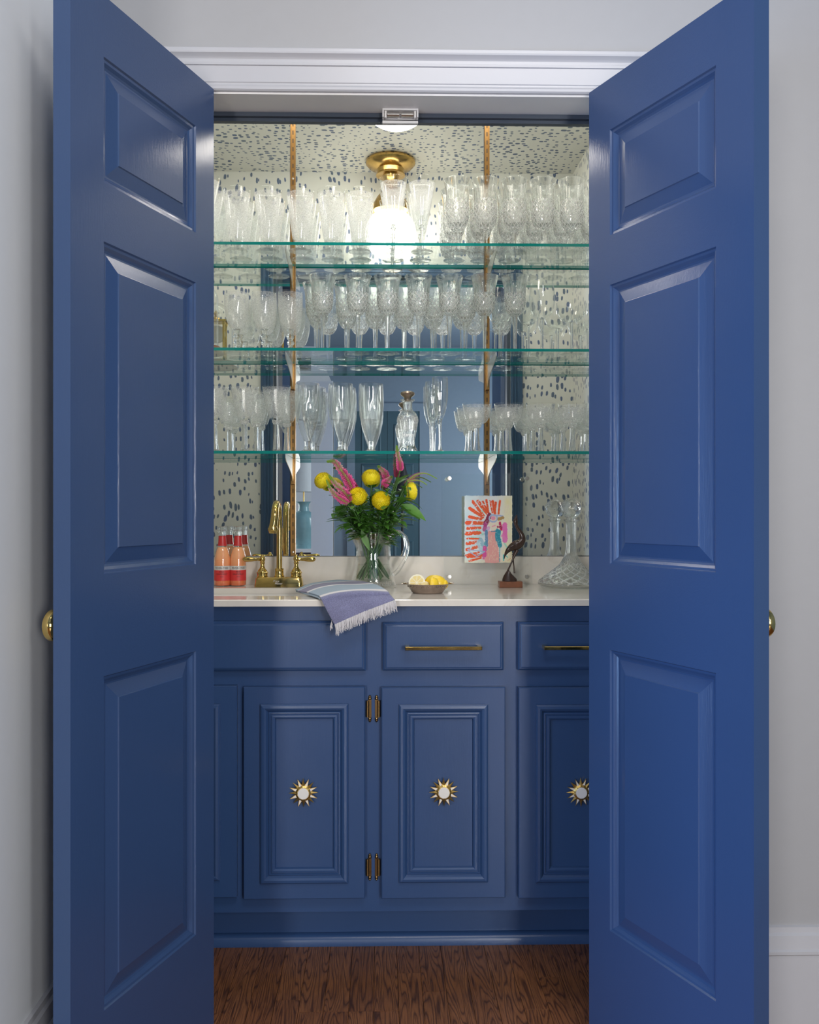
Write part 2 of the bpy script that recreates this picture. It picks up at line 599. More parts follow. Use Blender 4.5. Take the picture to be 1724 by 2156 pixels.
tag(MB().box(CL - .05, CR + .05, YM + .006, YM + .07, -.02, ZC).build('wall_closet_back', MAT['white_paint'], smooth=0),
    'closet back wall hidden behind the mirror', kind='structure')
tag(MB().box(CL - .05, CR + .05, YW1 - .03, YM + .07, ZC, ZC + .05).build('ceiling_closet', MAT['paper_ceiling'], smooth=0),
    'closet ceiling papered with grey blue dabs, seen in the mirror', kind='structure')
tag(MB().box(-2.6, XR + .12, -4.5, YW0, ZH, ZH + .05).build('ceiling', MAT['slate_wall'], smooth=0),
    'slate blue hall ceiling seen in the mirror', kind='structure')
wb = MB().box(-2.6, XR + .12, -3.62, -3.5, -.02, ZH, 0)
wb.prism([(-2.6, 0), (-.475, 0), (-.475, 2.42), (-.64, 2.80), (-2.6, 2.80)], lambda a, z, d: (a, d, z), -3.5, -3.485, 1)
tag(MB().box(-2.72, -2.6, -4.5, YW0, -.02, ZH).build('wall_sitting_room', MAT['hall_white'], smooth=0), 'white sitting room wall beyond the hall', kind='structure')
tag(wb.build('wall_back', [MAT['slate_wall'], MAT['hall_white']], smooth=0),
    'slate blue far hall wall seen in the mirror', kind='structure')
wr = MB()
for (a, b, c, d) in ((-3.5, -2.6, -.02, ZH), (-1.4, YW0, -.02, ZH), (-2.6, -1.4, -.02, .7), (-2.6, -1.4, 2.2, ZH)):
    wr.box(XR, XR + .12, a, b, c, d)
tag(wr.build('wall_right', MAT['slate_wall'], smooth=0), 'slate blue hall wall with the window, behind the camera side', kind='structure')
win = MB()
for (a, b, c, d) in ((-2.6, -2.54, .7, 2.2), (-1.46, -1.4, .7, 2.2), (-2.54, -1.46, .7, .76), (-2.54, -1.46, 2.14, 2.2), (-2.54, -1.46, 1.43, 1.47)):
    win.box(XR + .02, XR + .07, a, b, c, d)
wo = win.build('window_1', MAT['trim_white'], smooth=0)
tag(wo, 'white framed hall window behind the camera side', kind='structure')
MB().box(XR + .04, XR + .046, -2.54, -1.46, .76, 2.14).build('pane', MAT['acrylic'], wo, smooth=0)


def sweep_frame(name, prof, mat, path, fn, label):
    """moulding: prof (a = across, outwards from the opening; b = proud of the wall) along a mitred path"""
    mb = MB(); n = len(prof); base = []
    for (cx, cz, ux, uz) in path:
        base.append(len(mb.v))
        for (a, b) in prof: mb.v.append(tuple(fn(cx + ux * a, cz + uz * a, b)))
    for i in range(len(path) - 1):
        for k in range(n):
            k2 = (k + 1) % n
            mb.f.append([base[i] + k, base[i] + k2, base[i + 1] + k2, base[i + 1] + k]); mb.m.append(0)
    mb.f.append([base[0] + k for k in range(n)]); mb.m.append(0)
    mb.f.append([base[-1] + k for k in range(n)]); mb.m.append(0)
    return tag(mb.build(name, mat, smooth=25), label, kind='structure')


# white casing towards the hall
casing = [(0, 0), (0, .009), (.003, .012), (.008, .0125), (.0115, .0095), (.0135, .0085), (.017, .0085), (.0185, .0105), (.052, .0125),
          (.053, .0155), (.058, .016), (.0595, .0135), (.066, .0135), (.071, .0165), (.0755, .0225), (.079, .0235), (.080, .021), (.0865, .021), (.0885, .019), (.0885, 0)]
sweep_frame('trim_1', casing, MAT['trim_white'],
            [(OL - .005, 0, -1, 0), (OL - .005, OT + .004, -1, 1), (OR_ + .005, OT + .004, 1, 1), (OR_ + .005, 0, 1, 0)],
            lambda a, z, b: (a, YW0 - b, z), 'white moulded casing around the doorway')
# navy casing on the closet side, fluted
navy = [(0, 0), (0, .010), (.004, .0125), (.010, .0125), (.0115, .010), (.014, .010), (.0155, .0125), (.021, .0125), (.0225, .010), (.025, .010),
        (.0265, .0125), (.032, .0125), (.034, .015), (.044, .015), (.046, .012), (.046, 0)]
sweep_frame('trim_2', navy, MAT['casing_navy'],
            [(OL - .001, 0, -1, 0), (OL - .001, OT + .001, -1, 1), (OR_ + .001, OT + .001, 1, 1), (OR_ + .001, 0, 1, 0)],
            lambda a, z, b: (a, YW1 + b, z), 'fluted navy casing on the closet side of the doorway')
# jambs: white to the hall
j = MB()
j.box(OL - .012, OL, YW0 - .002, YW1, 0, OT + .012); j.box(OR_, OR_ + .012, YW0 - .002, YW1, 0, OT + .012)
j.box(OL, OR_, YW0 - .002, YW1, OT, OT + .012)
tag(j.build('trim_3', MAT['jamb_white_lit'], smooth=0), 'white door jamb lining the doorway', kind='structure')
s = MB()
s.box(OL, OL + .012, 1.975, YW1 + .001, 0, OT); s.box(OR_ - .012, OR_, 1.975, YW1 + .001, 0, OT)
s.box(OL + .012, OR_ - .012, 2.008, 2.018, OT - .0095, OT - .0002)
s.box(OL + .012, OR_ - .012, 2.018, 2.032, OT - .0170, OT - .0002)
tag(s.build('trim_4', MAT['stop_blue'], smooth=0), 'dark slate blue door stop across the head of the doorway', kind='structure')

# baseboards: tall, capped
bprof = [(0, 0), (0, .016), (.172, .016), (.176, .020), (.182, .020), (.186, .016), (.214, .013), (.219, .008), (.230, .007), (.232, 0)]
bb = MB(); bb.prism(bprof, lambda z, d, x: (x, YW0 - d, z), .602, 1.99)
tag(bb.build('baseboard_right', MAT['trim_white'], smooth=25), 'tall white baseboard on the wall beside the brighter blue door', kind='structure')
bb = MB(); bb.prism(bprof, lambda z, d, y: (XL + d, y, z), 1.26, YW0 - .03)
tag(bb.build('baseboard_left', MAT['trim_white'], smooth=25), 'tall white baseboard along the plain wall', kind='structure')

# ------------------------------------------------------------------ the two blue doors
DW, DT, DH = .452, .035, 2.032
UP0, UP1 = .070, .366
PANELS = [(.257, .842), (1.021, 1.602), (1.705, 1.925)]
RINGD = [(0, 0), (.0022, .0035), (.0065, .0042), (.0115, .0085), (.0155, .0105), (.0185, .0105), (.044, .0040), (.0455, .0018), (.049, .0018)]


def door_leaf(name, px, theta, sg, label, knoblabel):
    """sg -1: hinged on the low X side, +1: on the high X side"""
    o0 = at(px, 1078, 1.905); o0.z = .006
    d = Vector((sg * sin(theta), -cos(theta), 0))
    out = Vector((sg * cos(theta), sin(theta), 0))      # away from the opening: outer face

    def P(u, z, w): return o0 + d * u + out * w + Vector((0, 0, z))
    mb = MB()
    us = [0, UP0, UP1, DW]
    zs = [0]
    for a, b in PANELS: zs += [a, b]
    zs.append(DH)
    for side in (0, 1):
        w0 = 0 if side == 0 else DT
        for i in range(3):
            for k in range(len(zs) - 1):
                if i == 1 and k % 2 == 1: continue
                mb.add([P(us[i], zs[k], w0), P(us[i + 1], zs[k], w0), P(us[i + 1], zs[k + 1], w0), P(us[i], zs[k + 1], w0)], [(0, 1, 2, 3)], 1 if i == 1 else 0)
    c = .0015
    for (ua, ub, za, zb) in ((0, DW, 0, 0), (0, DW, DH, DH)):
        mb.add([P(0, za, 0), P(DW, za, 0), P(DW, za, DT), P(0, za, DT)], [(0, 1, 2, 3)])
    for u in (0, DW):
        mb.add([P(u, 0, 0), P(u, DH, 0), P(u, DH, DT), P(u, 0, DT)], [(0, 1, 2, 3)])
    bm = None
    leaf = mb.build(name, [MAT['door_blue'], MAT['door_blue_rail']], smooth=0)
    # weld the loose strips, soften the long edges
    b = bmesh.new(); b.from_mesh(leaf.data)
    bmesh.ops.remove_doubles(b, verts=b.verts[:], dist=1e-5)
    bmesh.ops.recalc_face_normals(b, faces=b.faces[:]); b.to_mesh(leaf.data); b.free()
    bv = leaf.modifiers.new('bevel', 'BEVEL'); bv.width = .0012; bv.segments = 2; bv.limit_method = 'ANGLE'
    tag(leaf, label, 'door', kind='structure')
    for (a, b2) in PANELS:
        pm = MB()
        for side in (0, 1):
            rr = [(UP0 + i, UP1 - i, a + i, b2 - i, dd) for (i, dd) in RINGD]
            f = (lambda u, z, dd: P(u, z, dd)) if side == 0 else (lambda u, z, dd: P(u, z, DT - dd))
            pm.rings(rr, f)
        pm.build('panel', MAT['door_blue'], leaf, loc=(0, 0, 0), smooth=0)
    # knob with rose on the outer face
    kc = P(DW - .060, .937 - .006, DT)
    ax = Matrix((out.cross(Vector((0, 0, 1))).normalized(), Vector((0, 0, 1)), out)).transposed()
    kb = MB().lathe([(0, .0), (.032, .0), (.032, .003), (.028, .007), (.014, .010), (.0105, .014), (.0105, .026), (.016, .031), (.025, .037),
                     (.0285, .044), (.028, .051), (.022, .057), (.014, .0585), (.010, .0565), (0, .056)], 40, kc, axis=ax)
    k = kb.build('door_knob', MAT['brass_polished'], leaf, loc=(0, 0, 0), smooth=40)
    tag(k, knoblabel)
    for zz in (.25, 1.02, 1.80):
        hb = MB()
        hp = P(-.003, 0, DT * .98)
        hb.tube([hp + Vector((0, 0, zz - .045)), hp + Vector((0, 0, zz + .045))], .0055, 12)
        hb.build('hinge', MAT['brass'], leaf, loc=(0, 0, 0))
    return leaf


door_leaf('door_1', 450, radians(20.4), -1, 'dark blue panelled door standing open against the plain white wall, beside the tap', 'polished brass door knob')
door_leaf('door_2', 1240, radians(23.8), 1, 'brighter cobalt blue panelled door standing open on the decanter side', 'polished brass door knob')

# roller catch under the head
cx0, cx1 = at(805, 250, 2.0).x, at(880, 250, 2.0).x
zt = OT
rc = empty('roller_catch', ((cx0 + cx1) / 2, 1.985, OT))
tag(rc, 'white double roller catch under the head of the doorway', 'door catch')
hb = MB()
y0, y1 = 1.984, 2.004
hb.box(cx0, cx1, y0, y1, zt - .0035, zt - .0003)
hb.box(cx0, cx0 + .003, y0, y1, zt - .019, zt - .003); hb.box(cx1 - .003, cx1, y0, y1, zt - .019, zt - .003)
hb.box(cx0, cx1, y1 - .003, y1, zt - .020, zt - .003)
hb.box(cx0, cx1, y1 - .003, y1 + .004, zt - .026, zt - .018)
hb.build('housing', MAT['enamel_white'], rc, smooth=0)
xm = (cx0 + cx1) / 2
for (a, b) in ((cx0 + .011, xm - .0025), (xm + .0025, cx1 - .011)):
    MB().tube([(a, y0 + .007, zt - .011), (b, y0 + .007, zt - .011)], .0058, 20).build('roller', MAT['nickel'], rc)
for a in (cx0 + .007, cx1 - .007):
    MB().tube([(a, y0 + .008, zt - .018), (a, y0 + .008, zt - .003)], .003, 12).build('pin', MAT['enamel_white'], rc)

# ------------------------------------------------------------------ hall seen in the mirror
dr = empty('door_3', (.08, -3.49, 0)); tag(dr, 'teal panelled door in the far slate blue wall, seen in the mirror', kind='structure')
xa, xb, zt3 = -.25, .40, 2.15
mb = MB()
for (a, b, c, d) in ((xa - .08, xa, 0, zt3 + .08), (xb, xb + .08, 0, zt3 + .08), (xa, xb, zt3, zt3 + .08)): mb.box(a, b, -3.5, -3.47, c, d)
mb.build('door_frame', MAT['slate_wall'], dr, smooth=0)
for (a, b) in ((xa, (xa + xb) / 2 - .002), ((xa + xb) / 2 + .002, xb)):
    mb = MB().box(a, b, -3.5, -3.48, .01, zt3)
    for (z0, z1) in ((.2, .85), (1.0, 1.62), (1.72, 2.02)):
        mb.rings([(a + .06 + i, b - .06 - i, z0 + i, z1 - i, dd) for i, dd in ((0, .001), (.012, .010), (.03, .004), (.035, .004))], lambda u, v, q: (u, -3.48 + q, v))
    mb.build('door_leaf', MAT['teal_paint'], dr, smooth=0)
# white column of casing between hall and sitting room, console with vase
cs = MB().box(-.565, -.385, -1.95, -1.85, 0, 2.21); cs.box(-.40, -.385, -1.97, -1.83, 0, 2.21)
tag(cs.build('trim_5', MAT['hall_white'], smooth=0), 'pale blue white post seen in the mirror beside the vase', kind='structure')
tb = empty('console_table', (-.72, -3.0, 0)); tag(tb, 'dark console table with a white top seen in the mirror', 'table')
tz = .80
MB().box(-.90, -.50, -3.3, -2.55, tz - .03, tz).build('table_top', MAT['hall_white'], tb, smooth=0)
MB().box(-.89, -.51, -3.28, -2.57, tz - .15, tz - .03).build('apron', MAT['dark_wood_table'], tb, smooth=0)
for (lx, ly) in ((-.88, -3.26), (-.56, -3.26), (-.88, -2.62), (-.56, -2.62)):
    MB().box(lx, lx + .04, ly, ly + .04, 0, tz - .15).build('leg', MAT['dark_wood_table'], tb, smooth=0)
lm = empty('table_lamp', (-.700, -2.72, tz)); tag(lm, 'celadon green vase lamp with a linen shade on the console table', 'lamp')
VZ = tz
MB().lathe([(0, 0), (.07, 0), (.075, .03), (.072, .032), (.095, .10), (.112, .17), (.118, .24), (.112, .29), (.085, .325), (.05, .345), (.045, .38), (.05, .41), (.07, .43), (0, .43)],
           32, (-.700, -2.72, VZ)).build('vase', MAT['celadon'], lm, smooth=40)
MB().lathe([(.15, .52), (.152, .52), (.115, .80), (.113, .80), (.15, .52)], 32, (-.700, -2.72, VZ)).build('lamp_shade', MAT['linen'], lm, smooth=40)
MB().tube([(-.700, -2.72, VZ + .43), (-.700, -2.72, VZ + .80)], .006, 10).build('stem', MAT['brass'], lm)
# slender black floor lamp
fl2 = empty('floor_lamp', (.215, -3.0, 0)); tag(fl2, 'black iron floor lamp in the hall seen in the mirror', 'lamp')
MB().tube([(.215, -3, 0.02), (.215, -3, 1.30)], .012, 10).build('pole', MAT['black_iron'], fl2)
MB().lathe([(0, 0), (.13, 0), (.12, .02), (0, .025)], 24, (.215, -3, 0)).build('base', MAT['black_iron'], fl2)
MB().lathe([(.02, 1.60), (.11, 1.30), (.108, 1.30), (.018, 1.60), (.02, 1.60)], 24, (.215, -3, 0)).build('lamp_shade', MAT['black_iron'], fl2)
# ================================================================== base cabinet
YF, YD = 2.285, 2.262            # face frame, door and drawer faces
ZT = .897                        # underside of the counter
cab = empty('base_cabinet', (0, YF, 0))
tag(cab, 'navy blue built-in bar cabinet with drawers and moulded doors under the counter', 'cabinet')


def cx(px): return at(px, 1500, YD).x


def cz(py): return at(862, py, YD).z


mb = MB()
mb.box(CL + .002, CR - .002, YF, YF + .02, .108, ZT - .001); mb.box(CL + .002, CR - .002, YM - .02, YM - .01, .108, ZT - .001)
mb.box(CL + .002, CL + .02, YF + .02, YM - .02, .108, ZT - .001); mb.box(CR - .02, CR - .002, YF + .02, YM - .02, .108, ZT - .001)
mb.box(CL + .02, CR - .02, YF + .02, YM - .02, .108, .126)
mb.build('carcass', MAT['cabinet_blue'], cab, smooth=0)
tk = MB()
tk.box(CL + .002, CR - .002, 2.345, 2.36, .0, .108)
tk.build('toe_kick', MAT['cabinet_blue'], cab, smooth=0)
qr = MB().prism([(0, 0), (0, .028)] + [(.0 + .020 * sin(a * pi / 12), .028 + .0 - .010 * (1 - cos(a * pi / 12))) for a in range(1, 6)] + [(.023, .016), (.023, 0)],
                lambda d, z, x: (x, 2.345 - d, z), CL + .002, CR - .002)
qr.build('shoe_moulding', MAT['cabinet_blue'], cab, smooth=40)


def drawer(x0, x1, z0, z1, pull=None):
    mb = MB()
    prof = [(0, .0), (0, .014), (.0045, .018), (.006, .018), (.0065, .0215), (.0100, .023)]
    mb.rings([(x0 + i, x1 - i, z0 + i, z1 - i, d) for i, d in prof], lambda u, v, d: (u, YF - d, v))
    o = mb.build('drawer', MAT['cabinet_blue'], cab, smooth=0)
    if pull:
        a, b, z = pull
        p = MB()
        yb = YF - .023
        p.cbox(a, b, yb - .034, yb - .025, z - .0045, z + .0045, .0015)
        for q in (a, b - .011): p.box(q, q + .011, yb - .026, yb - .0002, z - .0045, z + .0045)
        h = p.build('pull', MAT['brass_polished'], o, loc=(0, 0, 0), smooth=0)
        tag(h, 'square brass bar pull')
    return o


drawer(CL + .02, cx(770), cz(1413), cz(1308))
zp = at(900, 1365, YF - .05).z
drawer(cx(806), cx(1061), cz(1413), cz(1311), (at(853, 1365, YF - .055).x, at(1015, 1365, YF - .055).x, zp))
drawer(cx(1091), CR - .02, cz(1413), cz(1311), (at(1146, 1365, YF - .055).x, at(1310, 1365, YF - .055).x, zp))

MOULD = [(0, 0), (0, .0055), (.004, .0085), (.010, .0095), (.015, .007), (.0185, .0025), (.0200, .001), (.0215, .0035), (.024, .0040), (.0255, .0015),
         (.027, .0015), (.0285, .0045), (.033, .0050), (.037, .003), (.039, -.002), (.0395, -.0035)]


def sunburst(ccx, ccz, yb, parent):
    """gilt sunburst knob: 16 pointed rays, alternately white inlaid, scalloped collar, white disc"""
    k = MB()
    n = 16
    R = .0375
    for i in range(n):
        a = pi / 2 + 2 * pi * i / n + .02
        tip = (R * cos(a), R * sin(a)); hw = .0058
        r0 = .012
        pa = (r0 * cos(a) - hw * sin(a) * -1 * -1, r0 * sin(a) + hw * cos(a)); pb = (r0 * cos(a) + hw * sin(a), r0 * sin(a) - hw * cos(a))
        mid = ((r0 + .004) * cos(a), (r0 + .004) * sin(a))
        y0 = yb - .009
        q = lambda p, dy: (ccx + p[0], y0 - dy, ccz + p[1])
        if i % 2 == 0:      # faceted gold pyramid ray
            k.add([q(pa, .0015), q(tip, 0), q(pb, .0015), q(mid, .006), q((0, 0), 0), q(pa, -.002), q(tip, -.0015), q(pb, -.002)],
                  [(0, 1, 3), (1, 2, 3), (2, 4, 3), (4, 0, 3), (0, 5, 6, 1), (1, 6, 7, 2)], 0)
        else:               # gold edged ray with white inlay
            k.add([q(pa, .002), q(tip, .0012), q(pb, .002), q(pa, -.002), q(tip, -.0015), q(pb, -.002)],
                  [(0, 1, 2), (0, 3, 4, 1), (1, 4, 5, 2), (3, 5, 4)], 0)
            s = .80
            cxx, czz = r0 * cos(a) * .9, r0 * sin(a) * .9
            ins = [((p[0] - cxx) * s + cxx, (p[1] - czz) * s + czz) for p in (pa, tip, pb)]
            k.add([q(ins[0], .0029), q(ins[1], .0022), q(ins[2], .0029), q(ins[0], .0014), q(ins[1], .0010), q(ins[2], .0014)],
                  [(0, 1, 2), (0, 3, 4, 1), (1, 4, 5, 2), (2, 5, 3, 0)], 1)
    ax = Matrix(((1, 0, 0), (0, 0, -1), (0, 1, 0)))
    k.lathe([(0, .0), (.009, .0), (.007, .008), (.018, .010), (.0185, .013), (.0145, .016), (0, .016)], 48, (ccx, yb, ccz), m=0, axis=ax,
            rf=lambda r, z, a: r * (1 + .08 * abs(cos(5.5 * a)) * (r > .0143)))
    k.lathe([(.0142, .0155), (.0142, .0178), (.0130, .0190), (0, .0194)], 40, (ccx, yb, ccz), m=1, axis=ax)
    o = k.build('knob', [MAT['gilt'], MAT['enamel_white']], parent, loc=(0, 0, 0), smooth=30)
    tag(o, 'gilt sunburst knob with white inlay and white centre')
    return o


def leaf(x0, x1, z0, z1, m0, m1, n0, n1, knob=None):
    """cabinet door: slab with a lip, applied mitred moulding around a sunk flat panel"""
    mb = MB()
    y = lambda d: YF - d
    sl = .021
    mb.rings([(x0, x1, z0, z1, 0), (x0, x1, z0, z1, sl - .002), (x0 + .002, x1 - .002, z0 + .002, z1 - .002, sl),
              (m0, m1, n0, n1, sl)], lambda u, v, d: (u, YF - d, v), closed_center=False)
    mb.rings([(m0 + i, m1 - i, n0 + i, n1 - i, sl + d) for i, d in MOULD], lambda u, v, d: (u, YF - d, v))
    o = mb.build('door', MAT['cabinet_blue'], cab, smooth=0)
    if knob: sunburst(knob[0], knob[1], YF - sl + .003, o)
    return o


zk = cz(1667)
d1 = leaf(CL + .03, cx(498), cz(1888), cz(1443), CL + .07, cx(463), cz(1850), cz(1480))
d2 = leaf(cx(512), cx(768), cz(1892), cz(1446), cx(548), cx(733), cz(1858), cz(1481), (cx(639), zk))
d3 = leaf(cx(803), cx(1064), cz(1893), cz(1448), cx(840), cx(1027), cz(1858), cz(1483), (cx(934), zk))
d4 = leaf(cx(1092), CR - .03, cz(1895), cz(1449), cx(1128), CR - .065, cz(1860), cz(1485), (cx(1222), cz(1669)))


def hinge(xc, zc, sg, parent):
    """ornamental leaf with finials screwed to the stile, barrel beside it against the door"""
    h = MB()
    y = YF
    L = .030
    poly = [(-.0035, -L), (-.001, -L - .002), (.0035, -L), (.0045, -L * .7), (.0045, L * .7), (.0035, L), (-.001, L + .002), (-.0035, L), (-.0045, L * .6), (-.0045, -L * .6)]
    h.prism(poly, lambda a, b, d: (xc + sg * a, y - d, zc + b), 0, .0025)
    h.tube([(xc - sg * .0055, y - .006, zc - .021), (xc - sg * .0055, y - .006, zc + .021)], .0040, 12)
    for s2 in (-1, 1):
        ax = Matrix(((1, 0, 0), (0, 1, 0), (0, 0, s2)))
        h.lathe([(0, 0), (.0035, 0), (.0042, .002), (.0042, .005), (.0030, .0065), (.0036, .008), (.002, .011), (0, .0125)], 12, (xc + sg * .0005, y - .0045, zc + s2 * .023), axis=ax)
    h.box(xc - .0025, xc + .0025, y - .0035, y - .002, zc - .020, zc + .020)
    o = h.build('hinge', MAT['brass_antique'], parent, loc=(0, 0, 0), smooth=40)
    return o


for py in (1495, 1831):
    hinge(cx(778), cz(py), 1, d2)
    hinge(cx(793), cz(py), -1, d3)

# ================================================================== counter, splash, sink
YC = 2.243
SX0, SX1, SY0, SY1 = -.60, at(664, 1240, 2.5).x, 2.34, 2.585
ct = MB()


def slab_with_hole(mb, x0, x1, y0, y1, z0, z1, hx0, hx1, hy0, hy1, r, e=.0025):
    """counter slab with an eased front edge and a rounded rectangular sink hole"""
    hole = []
    for (cx_, cy_, a0) in ((hx1 - r, hy0 + r, -90), (hx1 - r, hy1 - r, 0), (hx0 + r, hy1 - r, 90), (hx0 + r, hy0 + r, 180)):
        for k in range(9):
            a = radians(a0 + 90 * k / 8); hole.append((cx_ + r * cos(a), cy_ + r * sin(a)))
    n = len(hole)
    outer = []
    for k in range(n):
        hx, hy = hole[k]
        q, j = divmod(k, 9)
        cor = ((x1, y0), (x1, y1), (x0, y1), (x0, y0))[q]
        if j == 4: outer.append(cor)
        elif (q, j < 4) in ((0, True),): outer.append((hx, y0))
        elif (q, j < 4) in ((0, False), (1, True)): outer.append((x1, hy))
        elif (q, j < 4) in ((1, False), (2, True)): outer.append((hx, y1))
        elif (q, j < 4) in ((2, False), (3, True)): outer.append((x0, hy))
        else: outer.append((hx, y0))
    for zz, ei in ((z1, e), (z0, 0)):
        vs = [(a, b, zz) for a, b in hole] + [(a, b + (ei if b == y0 else 0), zz) for a, b in outer]
        mb.add(vs, [(k, (k + 1) % n, n + (k + 1) % n, n + k) for k in range(n)])
    vs = [(a, b, z0) for a, b in hole] + [(a, b, z1) for a, b in hole]
    mb.add(vs, [(k, (k + 1) % n, n + (k + 1) % n, n + k) for k in range(n)])
    mb.add([(x0, y0, z0), (x1, y0, z0), (x1, y0, z1 - e), (x0, y0, z1 - e), (x1, y0 + e, z1), (x0, y0 + e, z1)], [(0, 1, 2, 3), (3, 2, 4, 5)])
    mb.add([(x0, y1, z0), (x1, y1, z0), (x1, y1, z1), (x0, y1, z1)], [(3, 2, 1, 0)])
    return hole


hole = slab_with_hole(ct, CL + .001, CR - .001, YC, 2.728, ZT, .914, SX0, SX1, SY0, SY1, .035)
counter = ct.build('countertop', MAT['quartz'], smooth=0)
tag(counter, 'cream polished quartz countertop with a slim front edge', 'countertop')
sp = MB(); sp.box(CL + .001, CR - .001, 2.71, 2.7285, .9142, .9985)
tag(sp.build('backsplash', MAT['quartz'], counter, loc=(0, 0, 0), smooth=0), 'low quartz upstand below the mirror')
# undermount basin
sk = MB()
n = len(hole)
cxm, cym = (SX0 + SX1) / 2, (SY0 + SY1) / 2
levels = [(1.06, ZT - .0005), (.985, ZT - .0005), (.97, ZT - .06), (.93, ZT - .125), (.82, ZT - .145), (.1, ZT - .15)]
base = 0
for (s_, z_) in levels: sk.v += [(cxm + (a - cxm) * s_, cym + (b - cym) * s_, z_) for a, b in hole]
for i in range(len(levels) - 1):
    for k in range(n):
        k2 = (k + 1) % n
        sk.f.append([i * n + k, i * n + k2, (i + 1) * n + k2, (i + 1) * n + k]); sk.m.append(0)
sk.f.append([(len(levels) - 1) * n + k for k in range(n)]); sk.m.append(0)
so = sk.build('sink', MAT['sink_white'], smooth=50)
tag(so, 'white undermount bar sink in the counter below the brass faucet', 'sink')
MB().lathe([(0, .002), (.018, .002), (.022, 0), (0, 0)], 24, (cxm, cym, ZT - .149)).build('drain', MAT['brass'], so, loc=(0, 0, 0))

# ================================================================== mirror, standards, brackets, shelves
mir = empty('wall_mirror', (0, YM, .999)); tag(mir, 'large silver wall mirror filling the back of the closet behind the shelves', 'mirror')
XS = [at(616.5, 800, YM - .01).x, at(1025.5, 800, YM - .01).x]
seams = [CL + .002, XS[0] - .0085, XS[1] - .0085, CR - .002]
for a, b in zip(seams[:-1], seams[1:]):
    mb = MB(); e = .0012
    mb.add([(a + .0005, YM + .005, .9995), (b - .0005, YM + .005, .9995), (b - .0005, YM + .005, ZC - .001), (a + .0005, YM + .005, ZC - .001),
            (a + e, YM, .9995 + e), (b - e, YM, .9995 + e), (b - e, YM, ZC - .001), (a + e, YM, ZC - .001)],
           [(3, 2, 1, 0), (4, 5, 6, 7), (0, 1, 5, 4), (1, 2, 6, 5), (2, 3, 7, 6), (3, 0, 4, 7)])
    mb.build('mirror_panel', MAT['mirror_silver'], mir, smooth=0)

SH = [(1.8932, 'top'), (1.5962, 'middle'), (1.3068, 'lowest')]     # tops of the shelves
YS0, YS1 = 2.500, 2.722
TH = .0082
for i, xs in enumerate(XS):
    st = empty('shelf_standard', (xs, YM, 1.0))
    tag(st, ['brass slotted shelf standard on the mirror above the faucet', 'brass slotted shelf standard on the mirror behind the bright painting'][i], 'shelf standard', 'brass shelf standards')
    mb = MB(); w2 = .0075
    mb.box(xs - w2, xs + w2, YM - .003, YM - .0002, 1.001, ZC - .002)
    mb.box(xs - w2, xs - w2 + .0022, YM - .009, YM - .003, 1.001, ZC - .002)
    mb.box(xs + w2 - .0022, xs + w2, YM - .009, YM - .003, 1.001, ZC - .002)
    mb.box(xs - w2 + .0022, xs + w2 - .0022, YM - .0065, YM - .003, 1.001, ZC - .002)
    mb.build('channel', MAT['brass_aged'], st, smooth=0)
    mb = MB(); z = 1.04
    while z < ZC - .03:
        mb.box(xs - .0014, xs + .0014, YM - .0068, YM - .006, z, z + .013); z += .0255
    tag(mb.build('slots', MAT['slot_dark'], st, smooth=0), 'row of dark bracket slots', kind='stuff')
    for zz in (1.012, 2.155):
        MB().lathe([(0, 0), (.0032, 0), (.003, .0012), (0, .002)], 16, (xs, YM - .0065, zz), axis=Matrix(((1, 0, 0), (0, 0, -1), (0, 1, 0)))).build('screw', MAT['nickel'], st)

for (zs, nm) in SH:
    for i, xs in enumerate(XS):
        br = empty('shelf_bracket', (xs, YM - .01, zs - TH))
        tag(br, 'steel arm bracket with brass sleeve under the %s glass shelf, on the %s standard' % (nm, ['faucet side', 'painting side'][i]), 'shelf bracket', 'shelf brackets')
        z1 = zs - TH - .0005
        yb = YM - .0095
        prof = [(yb, z1), (YS0 + .012, z1), (YS0 + .008, z1 + .004), (YS0 + .006, z1 + .004), (YS0 + .006, z1 - .010), (YS0 + .02, z1 - .018), (yb - .095, z1 - .038), (yb - .030, z1 - .056), (yb - .012, z1 - .070), (yb, z1 - .078)]
        prof = [(y, z if z <= z1 else z1) for y, z in prof]
        MB().prism(prof, lambda a, b, d: (xs + d, a, b), -.0009, .0009).build('arm', MAT['nickel'], br, smooth=0)
        MB().prism([(yb + .003, z1 - .001), (yb - .010, z1 - .001), (yb - .010, z1 - .078), (yb + .003, z1 - .080)], lambda a, b, d: (xs + d, a, b), -.0048, .0048).build('sleeve', MAT['brass_aged'], br, smooth=0)

